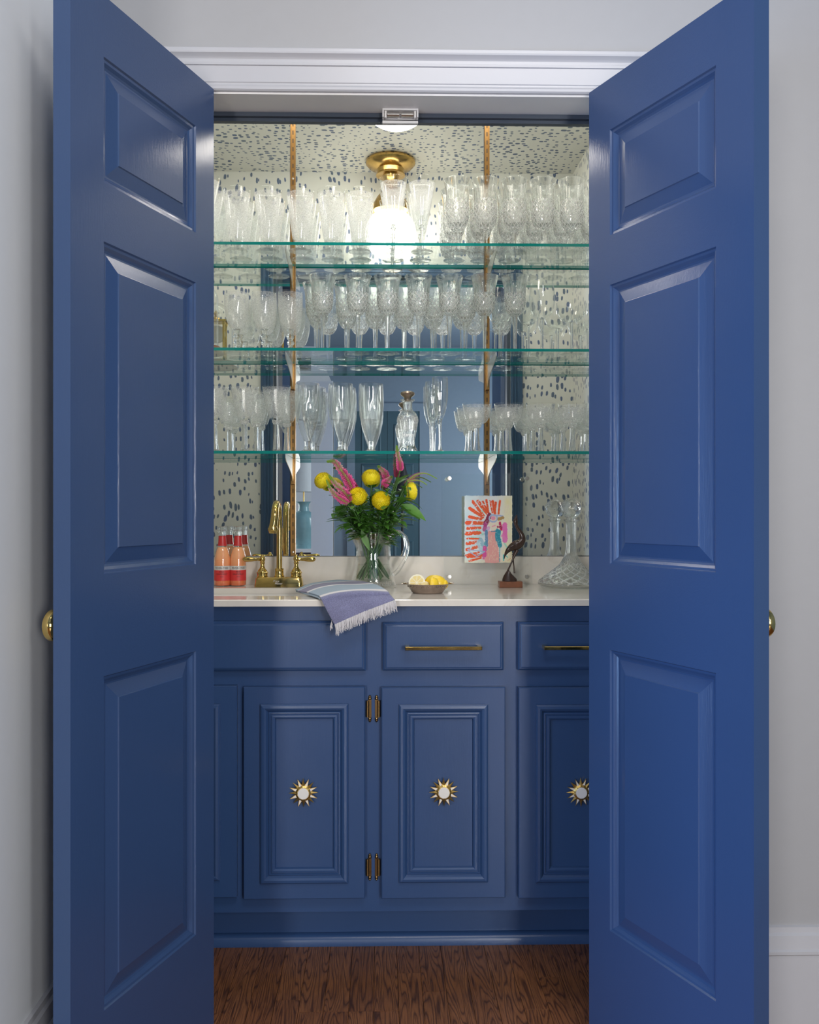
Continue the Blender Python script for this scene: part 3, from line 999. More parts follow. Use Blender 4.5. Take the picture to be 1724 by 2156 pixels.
for (zs, nm) in SH:
    g = MB()
    x0, x1 = CL + .004, CR - .004
    g.add([(x0, YS0, zs), (x1, YS0, zs), (x1, YS1, zs), (x0, YS1, zs)], [(0, 1, 2, 3)], 0)
    g.add([(x0, YS0, zs - TH), (x1, YS0, zs - TH), (x1, YS1, zs - TH), (x0, YS1, zs - TH)], [(3, 2, 1, 0)], 0)
    e = MB()
    g.add([(x0, YS0, zs - TH), (x1, YS0, zs - TH), (x1, YS0, zs), (x0, YS0, zs)], [(0, 1, 2, 3)], 1)
    g.add([(x0, YS1, zs - TH), (x1, YS1, zs - TH), (x1, YS1, zs), (x0, YS1, zs)], [(3, 2, 1, 0)], 1)
    g.add([(x0, YS0, zs - TH), (x0, YS1, zs - TH), (x0, YS1, zs), (x0, YS0, zs)], [(3, 2, 1, 0)], 1)
    g.add([(x1, YS0, zs - TH), (x1, YS1, zs - TH), (x1, YS1, zs), (x1, YS0, zs)], [(0, 1, 2, 3)], 1)
    tag(g.build('glass_shelf', [MAT['glass_shelf'], MAT['glass_edge']], smooth=0), 'clear glass shelf with teal green edge, the %s of three' % nm, 'shelf', 'glass shelves')

# ================================================================== ceiling lamp of the closet
LX, LY = .040, 2.165
lp = empty('ceiling_lamp', (LX, LY, ZC)); tag(lp, 'brass ceiling lamp with a white glass globe inside the closet, seen in the mirror', 'lamp')
MB().lathe([(0, 0), (.086, 0), (.092, -.006), (.092, -.013), (.082, -.024), (.062, -.032), (.052, -.036), (.050, -.050), (.054, -.054), (.054, -.058), (0, -.058)], 48, (LX, LY, ZC - .0005)).build('canopy', MAT['brass'], lp, smooth=40)
MB().lathe([(0, -.058), (.030, -.058), (.026, -.070), (.026, -.100), (.034, -.118), (.052, -.140), (.066, -.165), (.071, -.185), (.073, -.192), (.066, -.196), (0, -.196)], 48, (LX, LY, ZC)).build('collar', MAT['brass'], lp, smooth=40)
t = NT('globe_glass')
em = t.n('Emission', i_0=(1.0, .93, .83), i_1=12.5)
t.done(em.outputs[0])
gr = .095; gz = ZC - .275
MB().lathe([(gr * sin(pi * k / 24), -gr * cos(pi * k / 24)) for k in range(0, 20)], 40, (LX, LY, gz)).build('globe', MAT['globe_glass'], lp, smooth=60)
# ================================================================== glassware
def wall_prof(outer, t, zi):
    """closed bowl profile from the outer line, wall t, inner floor at zi"""
    inner = [(max(r - t, 0.001), z) for r, z in outer if z > zi + .002]
    top_r, top_z = outer[-1]
    return outer + [(top_r - t * .5, top_z + t * .35)] + inner[::-1] + [(0, zi)]


def diamond(z0, z1, z2, amp, n=14):
    """cut diamonds between z0 and z1, upright mitre cuts up to z2"""
    def rf(r, z, a):
        if r < .012: return r
        if z0 <= z < z1:
            k = (z - z0) * n / max(.001, .036)
            return r * (1 - amp * max(abs(cos(.5 * n * a + k)), abs(cos(.5 * n * a - k))) ** 6)
        if z1 <= z < z2:
            f = 1 - (z - z1) / (z2 - z1)
            return r * (1 - amp * 1.0 * (f ** .5) * abs(cos(.5 * n * a)) ** 4)
        return r
    return rf


def fluted(n, amp):
    return lambda r, z, a: r * (1 - amp * abs(cos(n * .5 * a)))


def swirl(n, amp, tw, z0, z1):
    def rf(r, z, a):
        if not (z0 < z < z1): return r
        f = sin(pi * (z - z0) / (z1 - z0)) ** .6
        return r * (1 + amp * f * cos(n * a + tw * (z - z0)))
    return rf


def make_glass(name, label, cat, foot, stem, bowl, t, zi, bmat='glass_thin', band=None, band_mat='etched', rf=None, srf=None, n=48, sn=24, dens=4, smat='crystal'):
    root = empty(name); tag(root, label, cat)
    R, h1 = foot
    f = [(0, 0), (R, 0), (R + .0004, .001), (R - .001, .002), (R * .62, .0042), (R * .30, h1 * .8), (stem[0][0] * 1.05, h1), (0, h1)]
    MB().lathe(f, 36).build('foot', MAT['crystal'], root, (0, 0, 0), smooth=50)
    s = spline(stem, 3)
    MB().lathe([(0, s[0][1])] + s + [(0, s[-1][1])], sn, rf=srf).build('stem', MAT[smat], root, (0, 0, 0), smooth=50)
    o = spline(bowl, dens)
    p = wall_prof(o, t, zi)
    no = len(o)
    mats = [MAT[bmat], MAT[band_mat]]

    def mf(i):
        if band and i < no - 1 and band[0] <= p[i][1] < band[1]: return 1
        return 0
    q = (lambda r, z, a: rf(r, z, a)) if rf else None
    b = MB()
    b.lathe(([(0, p[0][1])] if p[0][0] > 0 else []) + p, n, mf=(lambda i: mf(i - 1)) if p[0][0] > 0 else mf, rf=q)
    b.build('bowl', mats, root, (0, 0, 0), smooth=50)
    return root


G = {}
G['tumbler'] = make_glass('footed_tumbler', '', 'glass', (.033, .006), [(.007, .006), (.0065, .012), (.011, .020)],
                          [(.010, .019), (.0185, .026), (.0225, .038), (.027, .070), (.0325, .115), (.038, .150), (.0412, .176)], .0016, .030, band=(.034, .164), band_mat='etched')
G['trumpet'] = make_glass('trumpet_glass', '', 'glass', (.032, .008), [(.0052, .008), (.0042, .03), (.0042, .062), (.008, .068), (.005, .074), (.006, .079)],
                          [(.005, .078), (.012, .086), (.0190, .108), (.0270, .145), (.0340, .180), (.0408, .212)], .0016, .092, band=(.112, .198), band_mat='etched_fine')
G['cutflare'] = make_glass('cut_crystal_goblet', '', 'glass', (.032, .007), [(.007, .007), (.0055, .03), (.0075, .055), (.009, .062)],
                           [(.008, .061), (.019, .066), (.030, .084), (.0345, .110), (.0335, .150), (.0350, .180), (.0405, .210)], .0022, .075,
                           bmat='crystal', band=(.066, .150), band_mat='cut_diamond', rf=diamond(.070, .140, .192, .07, 16), srf=fluted(6, .12), n=64, dens=6)
G['hock'] = make_glass('cut_crystal_hock_glass', '', 'glass', (.0325, .006), [(.005, .006), (.0055, .05), (.0075, .095), (.009, .112)],
                       [(.008, .111), (.018, .116), (.028, .131), (.0315, .150), (.0318, .175), (.0340, .200), (.0405, .226)], .0020, .121,
                       bmat='crystal', band=(.115, .172), band_mat='cut_diamond', rf=diamond(.118, .165, .205, .075, 16), srf=fluted(6, .12), n=64, dens=6)
G['lace'] = make_glass('etched_wine_glass', '', 'glass', (.032, .006),
                       [(.006, .006), (.008, .014), (.0055, .02), (.0105, .03), (.0065, .038), (.0125, .047), (.0075, .055), (.010, .065), (.011, .070)],
                       [(.010, .069), (.021, .078), (.0295, .098), (.0345, .125), (.0360, .150), (.0350, .178)], .0016, .086, band=(.070, .166), band_mat='etched', srf=fluted(8, .1))
G['balloon'] = make_glass('clear_balloon_wine_glass', '', 'glass', (.033, .006), [(.006, .006), (.004, .03), (.0042, .095), (.007, .104)],
                          [(.0065, .103), (.020, .109), (.032, .126), (.0372, .150), (.0368, .178), (.0318, .212)], .0014, .112)
G['saucer'] = make_glass('clear_coupe', '', 'glass', (.032, .006), [(.006, .006), (.0038, .03), (.004, .085), (.006, .094)],
                         [(.006, .093), (.020, .096), (.034, .107), (.0420, .126), (.0445, .150)], .0014, .100)
G['cone'] = make_glass('etched_goblet', '', 'glass', (.037, .009), [(.0125, .009), (.0105, .02), (.0085, .05), (.0080, .080), (.0085, .083)],
                       [(.009, .094), (.018, .099), (.0245, .114), (.0315, .142), (.0370, .170), (.0415, .192)], .0016, .108, band=(.100, .183), band_mat='etched', srf=fluted(8, .14))
G['pilsner'] = make_glass('ribbed_pilsner_glass', '', 'glass', (.036, .012), [(.011, .012), (.0085, .02), (.0095, .034)],
                          [(.0095, .033), (.015, .047), (.024, .075), (.0325, .108), (.0362, .140), (.0365, .165), (.0350, .200)], .0026, .090,
                          bmat='crystal_light', rf=swirl(8, .035, 14, .04, .155), n=80, dens=6, srf=fluted(8, .1))
G['flute'] = make_glass('champagne_flute', '', 'glass', (.029, .010), [(.0065, .010), (.0042, .03), (.0050, .075), (.0075, .100)],
                        [(.007, .098), (.0125, .110), (.0185, .130), (.0230, .158), (.0240, .185), (.0230, .220)], .0018, .108, bmat='glass_ribbed', dens=5, srf=fluted(6, .1))
G['coupe'] = make_glass('etched_coupe', '', 'glass', (.034, .008), [(.0115, .008), (.0100, .02), (.0080, .045), (.0078, .071), (.0085, .074)],
                        [(.009, .083), (.024, .088), (.033, .099), (.0385, .118), (.0432, .144)], .0016, .094, band=(.088, .137), band_mat='etched', srf=fluted(8, .14))
G['small'] = make_glass('small_etched_wine_glass', '', 'glass', (.031, .006), [(.006, .006), (.0045, .03), (.005, .070), (.007, .075)],
                        [(.008, .084), (.018, .088), (.026, .104), (.029, .125), (.0275, .160)], .0015, .094, band=(.092, .150), band_mat='etched', srf=fluted(6, .1))
# beaded knot under the bowls of the stemmed etched set
for key, z0 in (('cone', .083), ('coupe', .0735), ('small', .075)):
    mb = MB()
    for row in range(3):
        for k in range(9):
            a = 2 * pi * (k + .5 * row) / 9
            rr = (.0085, .0112, .0118)[row]
            c = (rr * cos(a), rr * sin(a), z0 + .0018 + row * .0042)
            mb.lathe([(0, -.0027), (.0021, -.0015), (.0027, 0), (.0021, .0015), (0, .0027)], 6, c)
    mb.lathe([(0, z0), (.008, z0), (.009, z0 + .0115), (0, z0 + .0115)], 12)
    mb.build('beaded_knot', MAT['cut_sparkle'], G[key], (0, 0, 0), smooth=60)

ORD = ['first', 'second', 'third', 'fourth', 'fifth', 'sixth', 'seventh', 'eighth', 'ninth', 'tenth']
used_glass = set()


def row(key, pxs, Y, zs, what, where, group, ends='tap'):
    for i, px in enumerate(pxs):
        X = at(px, 1078, Y).x
        if len(pxs) == 1: lab = '%s, %s' % (what, where)
        else: lab = '%s, %s from the faucet end, %s' % (what, ORD[i], where)
        r0 = G[key]
        loc = (X, Y, zs + .0002)
        rz = .37 * i
        if key not in used_glass:
            used_glass.add(key); r0.location = loc; r0['label'] = lab; r0['group'] = group
        else:
            copy_tree(r0, loc, rz, lab, group)


YFR, YBK = 2.590, 2.678
z1, z2, z3 = SH[0][0], SH[1][0], SH[2][0]
tp, md, lw_ = 'top shelf', 'middle shelf', 'lowest shelf'
row('tumbler', [498, 564, 632, 697, 757], YFR, z1, 'frosted footed tumbler', 'front row of top shelf', 'frosted footed tumblers on the top shelf')
bk = lambda px, dx=0: 800 + (px - 800) * YFR / YBK + dx
row('tumbler', [bk(p) for p in (498, 564, 632, 697, 757)], YBK, z1, 'frosted footed tumbler', 'back row of top shelf', 'frosted footed tumblers on the top shelf')
row('trumpet', [434, 828, 888], YFR, z1, 'tall etched trumpet glass', 'front row of top shelf', 'trumpet glasses on the top shelf')
row('trumpet', [bk(434), bk(828), bk(888)], YBK, z1, 'tall etched trumpet glass', 'back row of top shelf', 'trumpet glasses on the top shelf')
t3 = [963, 1022, 1083, 1143, 1203, 1263]
row('cutflare', t3, YFR, z1, 'flared diamond-cut crystal goblet', 'front row of top shelf', 'cut crystal goblets on the top shelf')
row('cutflare', [bk(p, -2) for p in t3], YBK, z1, 'flared diamond-cut crystal goblet', 'back row of top shelf', 'cut crystal goblets on the top shelf')

row('lace', [498, 556, 611], YFR, z2, 'knobbly-stemmed etched wine glass', 'front row of middle shelf', 'etched wine glasses on the middle shelf')
row('lace', [505, 558, 612], YBK, z2, 'knobbly-stemmed etched wine glass', 'back row of middle shelf', 'etched wine glasses on the middle shelf')
row('hock', [679, 753, 816, 881, 946, 1020, 1084], YFR, z2, 'tall cut crystal hock glass', 'front row of middle shelf', 'cut crystal hock glasses on the middle shelf')
row('hock', [665, 729, 790, 852, 915, 980], YBK, z2, 'tall cut crystal hock glass', 'back row of middle shelf', 'cut crystal hock glasses on the middle shelf')
row('balloon', [1141], YFR, z2, 'clear balloon wine glass', 'front row of middle shelf beside the coupes', 'balloon wine glasses on the middle shelf')
row('balloon', [1052, 1112], YBK, z2, 'clear balloon wine glass', 'back row of middle shelf', 'balloon wine glasses on the middle shelf')
row('saucer', [1203, 1270], YFR, z2, 'clear plain coupe', 'front row of middle shelf', 'clear coupes on the middle shelf')
row('saucer', [1174, 1238], YBK, z2, 'clear plain coupe', 'back row of middle shelf', 'clear coupes on the middle shelf')

row('cone', [452, 515, 582], YFR, z3, 'etched flute-stemmed goblet', 'front row of lowest shelf', 'etched goblets on the lowest shelf')
row('cone', [540, 604], YBK, z3, 'etched flute-stemmed goblet', 'back row of lowest shelf', 'etched goblets on the lowest shelf')
row('small', [481], YBK, z3, 'small etched wine glass', 'back of lowest shelf above the soda bottles', 'small etched wine glasses')
row('pilsner', [647, 717, 781], YFR, z3, 'heavy ribbed pilsner glass', 'front row of lowest shelf', 'ribbed pilsner glasses on the lowest shelf')
row('pilsner', [661, 724, 782], YBK, z3, 'heavy ribbed pilsner glass', 'back row of lowest shelf', 'ribbed pilsner glasses on the lowest shelf')
row('flute', [926], YFR, z3, 'clear champagne flute', 'in front on lowest shelf', 'champagne flutes on the lowest shelf')
row('flute', [911], YBK, z3, 'clear champagne flute', 'behind the other flute on lowest shelf', 'champagne flutes on the lowest shelf')
c4 = [1004, 1071, 1138, 1205, 1272]
row('coupe', c4, YFR, z3, 'etched coupe', 'front row of lowest shelf', 'etched coupes on the lowest shelf')
row('coupe', [bk(p, -6) for p in c4], YBK + .001, z3, 'etched coupe', 'back row of lowest shelf', 'etched coupes on the lowest shelf')

# silver-stoppered decanter on the lowest shelf
X = at(858, 1078, 2.60).x
dc = empty('etched_decanter', (X, 2.60, z3 + .0002)); tag(dc, 'small etched baluster decanter with a silver topped stopper on the lowest shelf', 'decanter')
pf = spline([(.0295, 0), (.0300, .006), (.0235, .018), (.0205, .032), (.0240, .055), (.0300, .085), (.0310, .102), (.0235, .118), (.0145, .128), (.0135, .146), (.0180, .152), (.0215, .155)], 5)
ip = [(max(r - .0028, .003), z) for r, z in pf if z > .02][::-1]
MB().lathe([(0, 0)] + pf + [(.0205, .157)] + ip + [(0, .020)], 48, mf=lambda i: 1 if .062 < (([(0, 0)] + pf + [(0, 9)] * 200)[i][1]) < .108 else 0).build('body', [MAT['crystal'], MAT['etched']], dc, (0, 0, 0), smooth=50)
MB().lathe([(0, .122), (.0095, .122), (.0105, .150), (0, .152)], 24).build('stopper_plug', MAT['crystal'], dc, (0, 0, 0), smooth=40)
MB().lathe([(0, .1525), (.0075, .1525), (.0085, .157), (.012, .164), (.0200, .170), (.0212, .174), (.0190, .179), (.012, .181), (0, .182)], 32).build('stopper', MAT['tarnished_silver'], dc, (0, 0, 0), smooth=40)


def text_mesh(body, size, depth=.0, align='CENTER'):
    cu = bpy.data.curves.new('lettering', 'FONT')
    cu.body = body; cu.size = size; cu.align_x = align; cu.align_y = 'CENTER'; cu.resolution_u = 2
    o = bpy.data.objects.new('lettering', cu); COL.objects.link(o)
    dg = bpy.context.evaluated_depsgraph_get(); dg.update()
    me = o.evaluated_get(dg).to_mesh()
    vs = [tuple(v.co) for v in me.vertices]; fs = [tuple(p.vertices) for p in me.polygons]
    o.evaluated_get(dg).to_mesh_clear()
    bpy.data.objects.remove(o); bpy.data.curves.remove(cu)
    return vs, fs


def split_long(vs, fs, maxlen):
    bm = bmesh.new()
    bv = [bm.verts.new(v) for v in vs]
    for f in fs:
        try: bm.faces.new([bv[i] for i in f])
        except ValueError: pass
    bmesh.ops.triangulate(bm, faces=bm.faces[:])
    for _ in range(3):
        le = [e for e in bm.edges if e.calc_length() > maxlen]
        if not le: break
        bmesh.ops.subdivide_edges(bm, edges=le, cuts=1)
        bmesh.ops.triangulate(bm, faces=bm.faces[:])
    bm.verts.index_update()
    v2 = [tuple(v.co) for v in bm.verts]; f2 = [tuple(v.index for v in f.verts) for f in bm.faces]
    bm.free()
    return v2, f2


def text_on_cylinder(mb, body, size, R, zc, ang0=-pi / 2, m=0, sx=1.0, italic=0.0):
    vs, fs = text_mesh(body, size)
    vs, fs = split_long(vs, fs, .003)
    out = []
    for (x, y, _) in vs:
        a = ang0 + (x + italic * y) * sx / R
        out.append((R * cos(a), R * sin(a), zc + y))
    mb.add(out, fs, m)


mb = MB(); text_on_cylinder(mb, 'Nancy', .015, .0262, .052, sx=1.0, italic=.25)
tag(mb.build('engraving', MAT['enamel_white'], dc, (0, 0, 0), smooth=0), 'engraved script lettering')

# glass dome over a brass clock on a wooden base, mostly hidden by the door
X = at(420, 1078, 2.60).x
cl = empty('domed_brass_clock', (X, 2.60, z2 + .0002)); tag(cl, 'brass clock under a glass dome on a wooden base, half hidden by the door', 'clock')
MB().lathe([(0, 0), (.068, 0), (.070, .004), (.067, .009), (.062, .014), (.060, .020), (0, .020)], 40).build('wooden_base', simple('walnut', (.16, .07, .035), .35, vary=.25), cl, (0, 0, 0), smooth=40)
dm = [(.054, .0202), (.054, .155)] + [(.054 * cos(a * pi / 20), .155 + .054 * sin(a * pi / 20)) for a in range(1, 10)] + [(0, .209)]
MB().lathe(dm + [(0, .207)] + [(r - .0018, z) for r, z in dm[:-1]][::-1], 40).build('glass_dome', MAT['glass_thin'], cl, (0, 0, 0), smooth=50)
cb = MB()
for (dx, dy) in ((-.028, -.020), (.028, -.020), (-.028, .020), (.028, .020)):
    cb.lathe([(0, .021), (.007, .021), (.007, .026), (.0038, .030), (.0038, .135), (.006, .140), (.006, .146), (0, .146)], 14, (dx, dy, 0))
cb.box(-.037, .037, -.028, .028, .021, .026); cb.box(-.037, .037, -.028, .028, .146, .152)
cb.build('brass_pillars', MAT['brass_polished'], cl, (0, 0, 0), smooth=40)
MB().lathe([(0, 0), (.028, 0), (.028, .012), (0, .012)], 32, (0, -.012, .112), axis=Matrix(((1, 0, 0), (0, 0, -1), (0, 1, 0)))).build('clock_face', MAT['enamel_white'], cl, (0, 0, 0), smooth=40)
cb = MB()
cb.lathe([(0, .152), (.006, .152), (.012, .160), (.004, .168), (.008, .176), (0, .186)], 20)
cb.build('finial', MAT['brass_polished'], cl, (0, 0, 0), smooth=40)
# ================================================================== on the counter
ZK = .9142
t = NT('soda'); v = t.coord()
sz = t.n('SeparateXYZ'); t.set(sz.inputs[0], v)
g = t.ramp(t.math('MULTIPLY', sz.outputs[2], 8.0), [(.0, (.62, .13, .05)), (.25, (.82, .25, .09)), (.75, (.88, .40, .19))])
t.done(t.pbr(g, .08, 0, Subsurface_Weight=.0, Coat_Weight=.6, Coat_Roughness=.03, Specular_IOR_Level=.6))
simple('label_red', (.60, .035, .035), .45, vary=.12, scale=300)
simple('label_neck_red', (.50, .03, .03), .35, vary=.25, scale=500)
simple('label_silver', (.60, .58, .55), .4, vary=.05)
simple('ink_black', (.03, .02, .02), .5)


def bottle(px, Y, rz, label):
    X = at(px, 1078, Y).x
    b = empty('soda_bottle', (X, Y, ZK + .0003)); tag(b, label, 'bottle', 'pink soda bottles by the tap')
    R = .0248
    outer = spline([(R - .003, 0), (R, .003), (R, .070), (R - .0010, .084), (R * .74, .106), (.0135, .118), (.0120, .128), (.0108, .148), (.0108, .160)], 4)
    liq = [(r - .0008, z) for r, z in outer if z < .118]
    MB().lathe([(0, .0016)] + [(r, max(z, .0016)) for r, z in liq] + [(0, liq[-1][1])], 32).build('soda', MAT['soda'], b, (0, 0, 0), smooth=50)
    lip = [(.0108, .160), (.0136, .1615), (.0140, .165), (.0122, .167), (.0132, .171), (.0135, .1755), (.0120, .177), (.0095, .177), (.0088, .150), (.0100, .125)]
    MB().lathe([(0, 0)] + outer + lip, 36, mf=lambda i: 1 if i > len(outer) - 1 else 0).build('glass_bottle', [MAT['glass_thin'], MAT['crystal']], b, (0, 0, 0), smooth=50)
    MB().lathe([(.0142, .1195), (.01235, .128), (.0113, .148), (.0113, .149), (.0108, .149)], 32).build('neck_label', MAT['label_neck_red'], b, (0, 0, 0), smooth=50)
    lb = MB()
    a0, a1 = -pi / 2 - 1.25, -pi / 2 + 1.25
    for (z0, z1_, m) in ((.016, .0475, 0), (.0475, .060, 1)):
        n = 24
        vs = []
        for k in range(n + 1):
            a = a0 + (a1 - a0) * k / n
            vs += [((R + .0003) * cos(a), (R + .0003) * sin(a), z0), ((R + .0003) * cos(a), (R + .0003) * sin(a), z1_)]
        lb.add(vs, [(2 * k, 2 * k + 2, 2 * k + 3, 2 * k + 1) for k in range(n)], m)
    lo = lb.build('label', [MAT['label_red'], MAT['label_silver']], b, (0, 0, 0), smooth=50, fix=False)
    tx = MB()
    text_on_cylinder(tx, 'FEVER-TREE', .0088, R + .0007, .0538, sx=.92)
    text_on_cylinder(tx, 'PINK', .0066, R + .0007, .0425)
    text_on_cylinder(tx, 'GRAPEFRUIT', .0066, R + .0007, .0355, sx=.95)
    text_on_cylinder(tx, 'SODA', .0042, R + .0007, .0280)
    tx.build('label_lettering', MAT['ink_black'], b, (0, 0, 0), smooth=0)
    b.rotation_euler = (0, 0, rz)
    return b


bottle(468, 2.670, .10, 'pink grapefruit soda bottle half behind the dark door edge')
bottle(501, 2.674, .20, 'pink grapefruit soda bottle nearest to the brass tap handle')

# ------------------------------------------------------------------ faucet
FX, FY = at(588, 1200, 2.640).x, 2.640
fa = empty('brass_faucet', (FX, FY, ZK)); tag(fa, 'polished brass two-handled bar faucet with gooseneck spout behind the sink', 'faucet')
mb = MB()
fr = []
n = 28


def rr(hx, hy, r, k, n=28):
    q = k / n * 4; s = int(q) % 4; f = q - int(q)
    c = ((hx - r, hy - r), (-hx + r, hy - r), (-hx + r, -hy + r), (hx - r, -hy + r))[s]
    a = (s + f) * pi / 2
    return (c[0] + r * cos(a), c[1] + r * sin(a))


lv = [(.0715, .0265, 0), (.0715, .0265, .002), (.0680, .0235, .026), (.0660, .0215, .0285), (.05, .008, .029)]
for (hx, hy, z) in lv:
    for k in range(n):
        a, b = rr(hx, hy, min(.012, hy * .6), k, n); mb.v.append((FX + a, FY + b, ZK + z))
for i in range(len(lv) - 1):
    for k in range(n): k2 = (k + 1) % n; mb.f.append([i * n + k, i * n + k2, (i + 1) * n + k2, (i + 1) * n + k]); mb.m.append(0)
mb.f.append([(len(lv) - 1) * n + k for k in range(n)]); mb.m.append(0)
mb.f.append([k for k in range(n)]); mb.m.append(0)
base = mb.build('base', MAT['brass_polished'], fa, smooth=35)
tx = MB()
for (s, z, dx) in (('Price', .0175, -.006), ('Pfister', .0105, .001)):
    vs, fs = text_mesh(s, .0085)
    tx.add([(FX + x + dx + .25 * y, FY - .0275 + (z + y) * .125, ZK + z + y) for x, y, _ in vs], fs)
tx.build('lettering', MAT['label_silver'], base, loc=(0, 0, 0), smooth=0)
# gooseneck
mb = MB()
R = .052
pts = [(FX, FY, ZK + .029), (FX, FY, ZK + .19)]
pts = [(FX, FY, ZK + .029 + (.165) * k / 6) for k in range(7)]
zc_ = ZK + .194
for k in range(1, 15):
    a = pi * k / 15
    pts.append((FX - .002 * k / 15, FY - R + R * cos(a), zc_ + R * sin(a)))
pts += [(FX - .004, FY - 2 * R - .001, zc_ - .004), (FX - .006, FY - 2 * R - .003, zc_ - .016)]
rad = [.0085] * 7 + [.0085 + .0022 * k / 14 for k in range(1, 15)] + [.0108, .0112]
mb.tube(pts, rad, 24)
mb.build('spout', MAT['brass_polished'], fa, smooth=60)
e = Vector(pts[-1])
MB().lathe([(0, .004), (.0112, .004), (.0118, 0), (.0145, -.004), (.0148, -.008), (.0125, -.012), (.0105, -.018), (.0085, -.018), (.0085, -.010), (0, -.010)], 28, e).build('aerator', MAT['brass_polished'], fa, smooth=35)
MB().lathe([(.0135, .0288), (.0150, .0290), (.0150, .032), (.0135, .034), (.0125, .048), (.0135, .0515), (.0120, .054), (.0085, .054)], 28, (FX, FY, ZK)).build('spout_collar', MAT['brass_polished'], fa, smooth=35)
for sg, nm in ((-1, 'left'), (1, 'right')):
    hx = FX + sg * .0500 * 1.0
    o = Vector((hx, FY, ZK))
    v1 = MB().lathe([(0, .0285), (.0165, .0288), (.0170, .0300), (.0155, .032), (.0155, .0385), (.0172, .0395), (.0172, .0425), (.0150, .044), (.0135, .048), (.0085, .054), (.0062, .060),
                     (.0058, .066), (.0072, .068), (.0075, .072), (.0062, .074), (.0082, .078), (.0088, .083), (.0070, .088), (.0040, .0905), (.0044, .0925), (.0036, .0945), (0, .0955)], 28, o)
    hb = v1.build('handle', MAT['brass_polished'], fa, smooth=35)
    ax = Matrix(((0, 0, sg), (0, 1, 0), (1, 0, 0)))
    MB().lathe([(0, .006), (.0055, .006), (.0058, .010), (.0042, .013), (.0052, .017), (.0052, .022), (.0068, .032), (.0080, .042), (.0078, .050), (.0055, .055), (.0030, .0575), (0, .058)], 20,
               o + Vector((0, -.006, .081)), axis=ax).build('lever', MAT['brass_polished'], hb, loc=(0, 0, 0), smooth=45)

# ------------------------------------------------------------------ lemon dish
BX, BY = at(900, 1240, 2.43).x, 2.43
bo = empty('silver_dish', (BX, BY, ZK)); tag(bo, 'small tarnished silver dish with shell handles, filled with lemons', 'dish')
simple('old_silver', (.50, .42, .36), .24, 1.0, vary=.3, scale=60, bump=.1, bscale=300)
EL = lambda r, z, a: r * (1.0)
MB().lathe([(0, 0), (.040, 0), (.043, .002), (.051, .014), (.0575, .023), (.0620, .0245), (.0625, .0255), (.0575, .0258), (.050, .016), (.042, .004), (0, .003)], 56, (BX, BY, ZK)).build('bowl', MAT['old_silver'], bo, smooth=40)
mb = MB()
for k in range(72):
    a = 2 * pi * k / 72; z = .0185 + .0016 * sin(k * 2.1); r = .0540 + .0006
    mb.lathe([(0, -.0012), (.0011, 0), (0, .0012)], 5, (BX + r * cos(a), BY + r * sin(a), ZK + z))
tag(mb.build('beading', MAT['old_silver'], bo, smooth=60), 'chased band below the rim', kind='stuff')
for sg in (-1, 1):
    mb = MB()
    for k in range(5):
        a = (k - 2) * .36
        d = Vector((sg * cos(a), sin(a), 0))
        st = Vector((BX + sg * .056, BY, ZK + .0248))
        mb.tube([st, st + d * .008 + Vector((0, 0, .0015)), st + d * .0155 + Vector((0, 0, .0005))], [.0016, .0030, .0012], 8)
    mb.build('handle', MAT['old_silver'], bo, smooth=60)

t = NT('lemon_peel')
v = t.coord(); c = t.mix(t.noise(v, 35, 3), (.86, .55, .015), (.93, .68, .05))
t.done(t.pbr(c, .32, 0, t.bump(t.noise(v, 650, 2), .35, .0008), Coat_Weight=.2))
simple('lemon_pith', (.88, .84, .68), .6, vary=.04)
t = NT('lemon_flesh'); v = t.coord()
c = t.mix(t.noise(t.coord(scale=(1, 1, 1)), 420, 3), (.80, .60, .20), (.93, .82, .45))
t.done(t.pbr(c, .25, 0, t.bump(t.noise(v, 500, 2), .3, .0006), Coat_Weight=.4))


def lemon_prof(L, R, nip=.006):
    p = []
    for k in range(0, 25):
        s = k / 24; a = pi * s
        x = -L * cos(a); r = R * sin(a) ** .9
        if s > .86: r = max(r, .0) * .9 + .0042 * (1 - (s - .86) / .14) ** .5; x += nip * (s - .86) / .14
        if s < .06: x -= .001
        p.append((max(r, 0) if 0 < k < 24 else 0, x))
    return p


def orient(d, up=(0, 0, 1)):
    z = Vector(d).normalized(); x = Vector(up).cross(z)
    if x.length < 1e-3: x = Vector((1, 0, 0))
    x.normalize(); y = z.cross(x)
    return Matrix((x, y, z)).transposed()


le = MB().lathe(lemon_prof(.030, .0225), 36, (BX + .022, BY - .002, ZK + .0262), axis=orient((.94, -.25, -.12))).build('lemon', MAT['lemon_peel'], smooth=60)
tag(le, 'whole yellow lemon at the back of the silver dish', 'lemon')


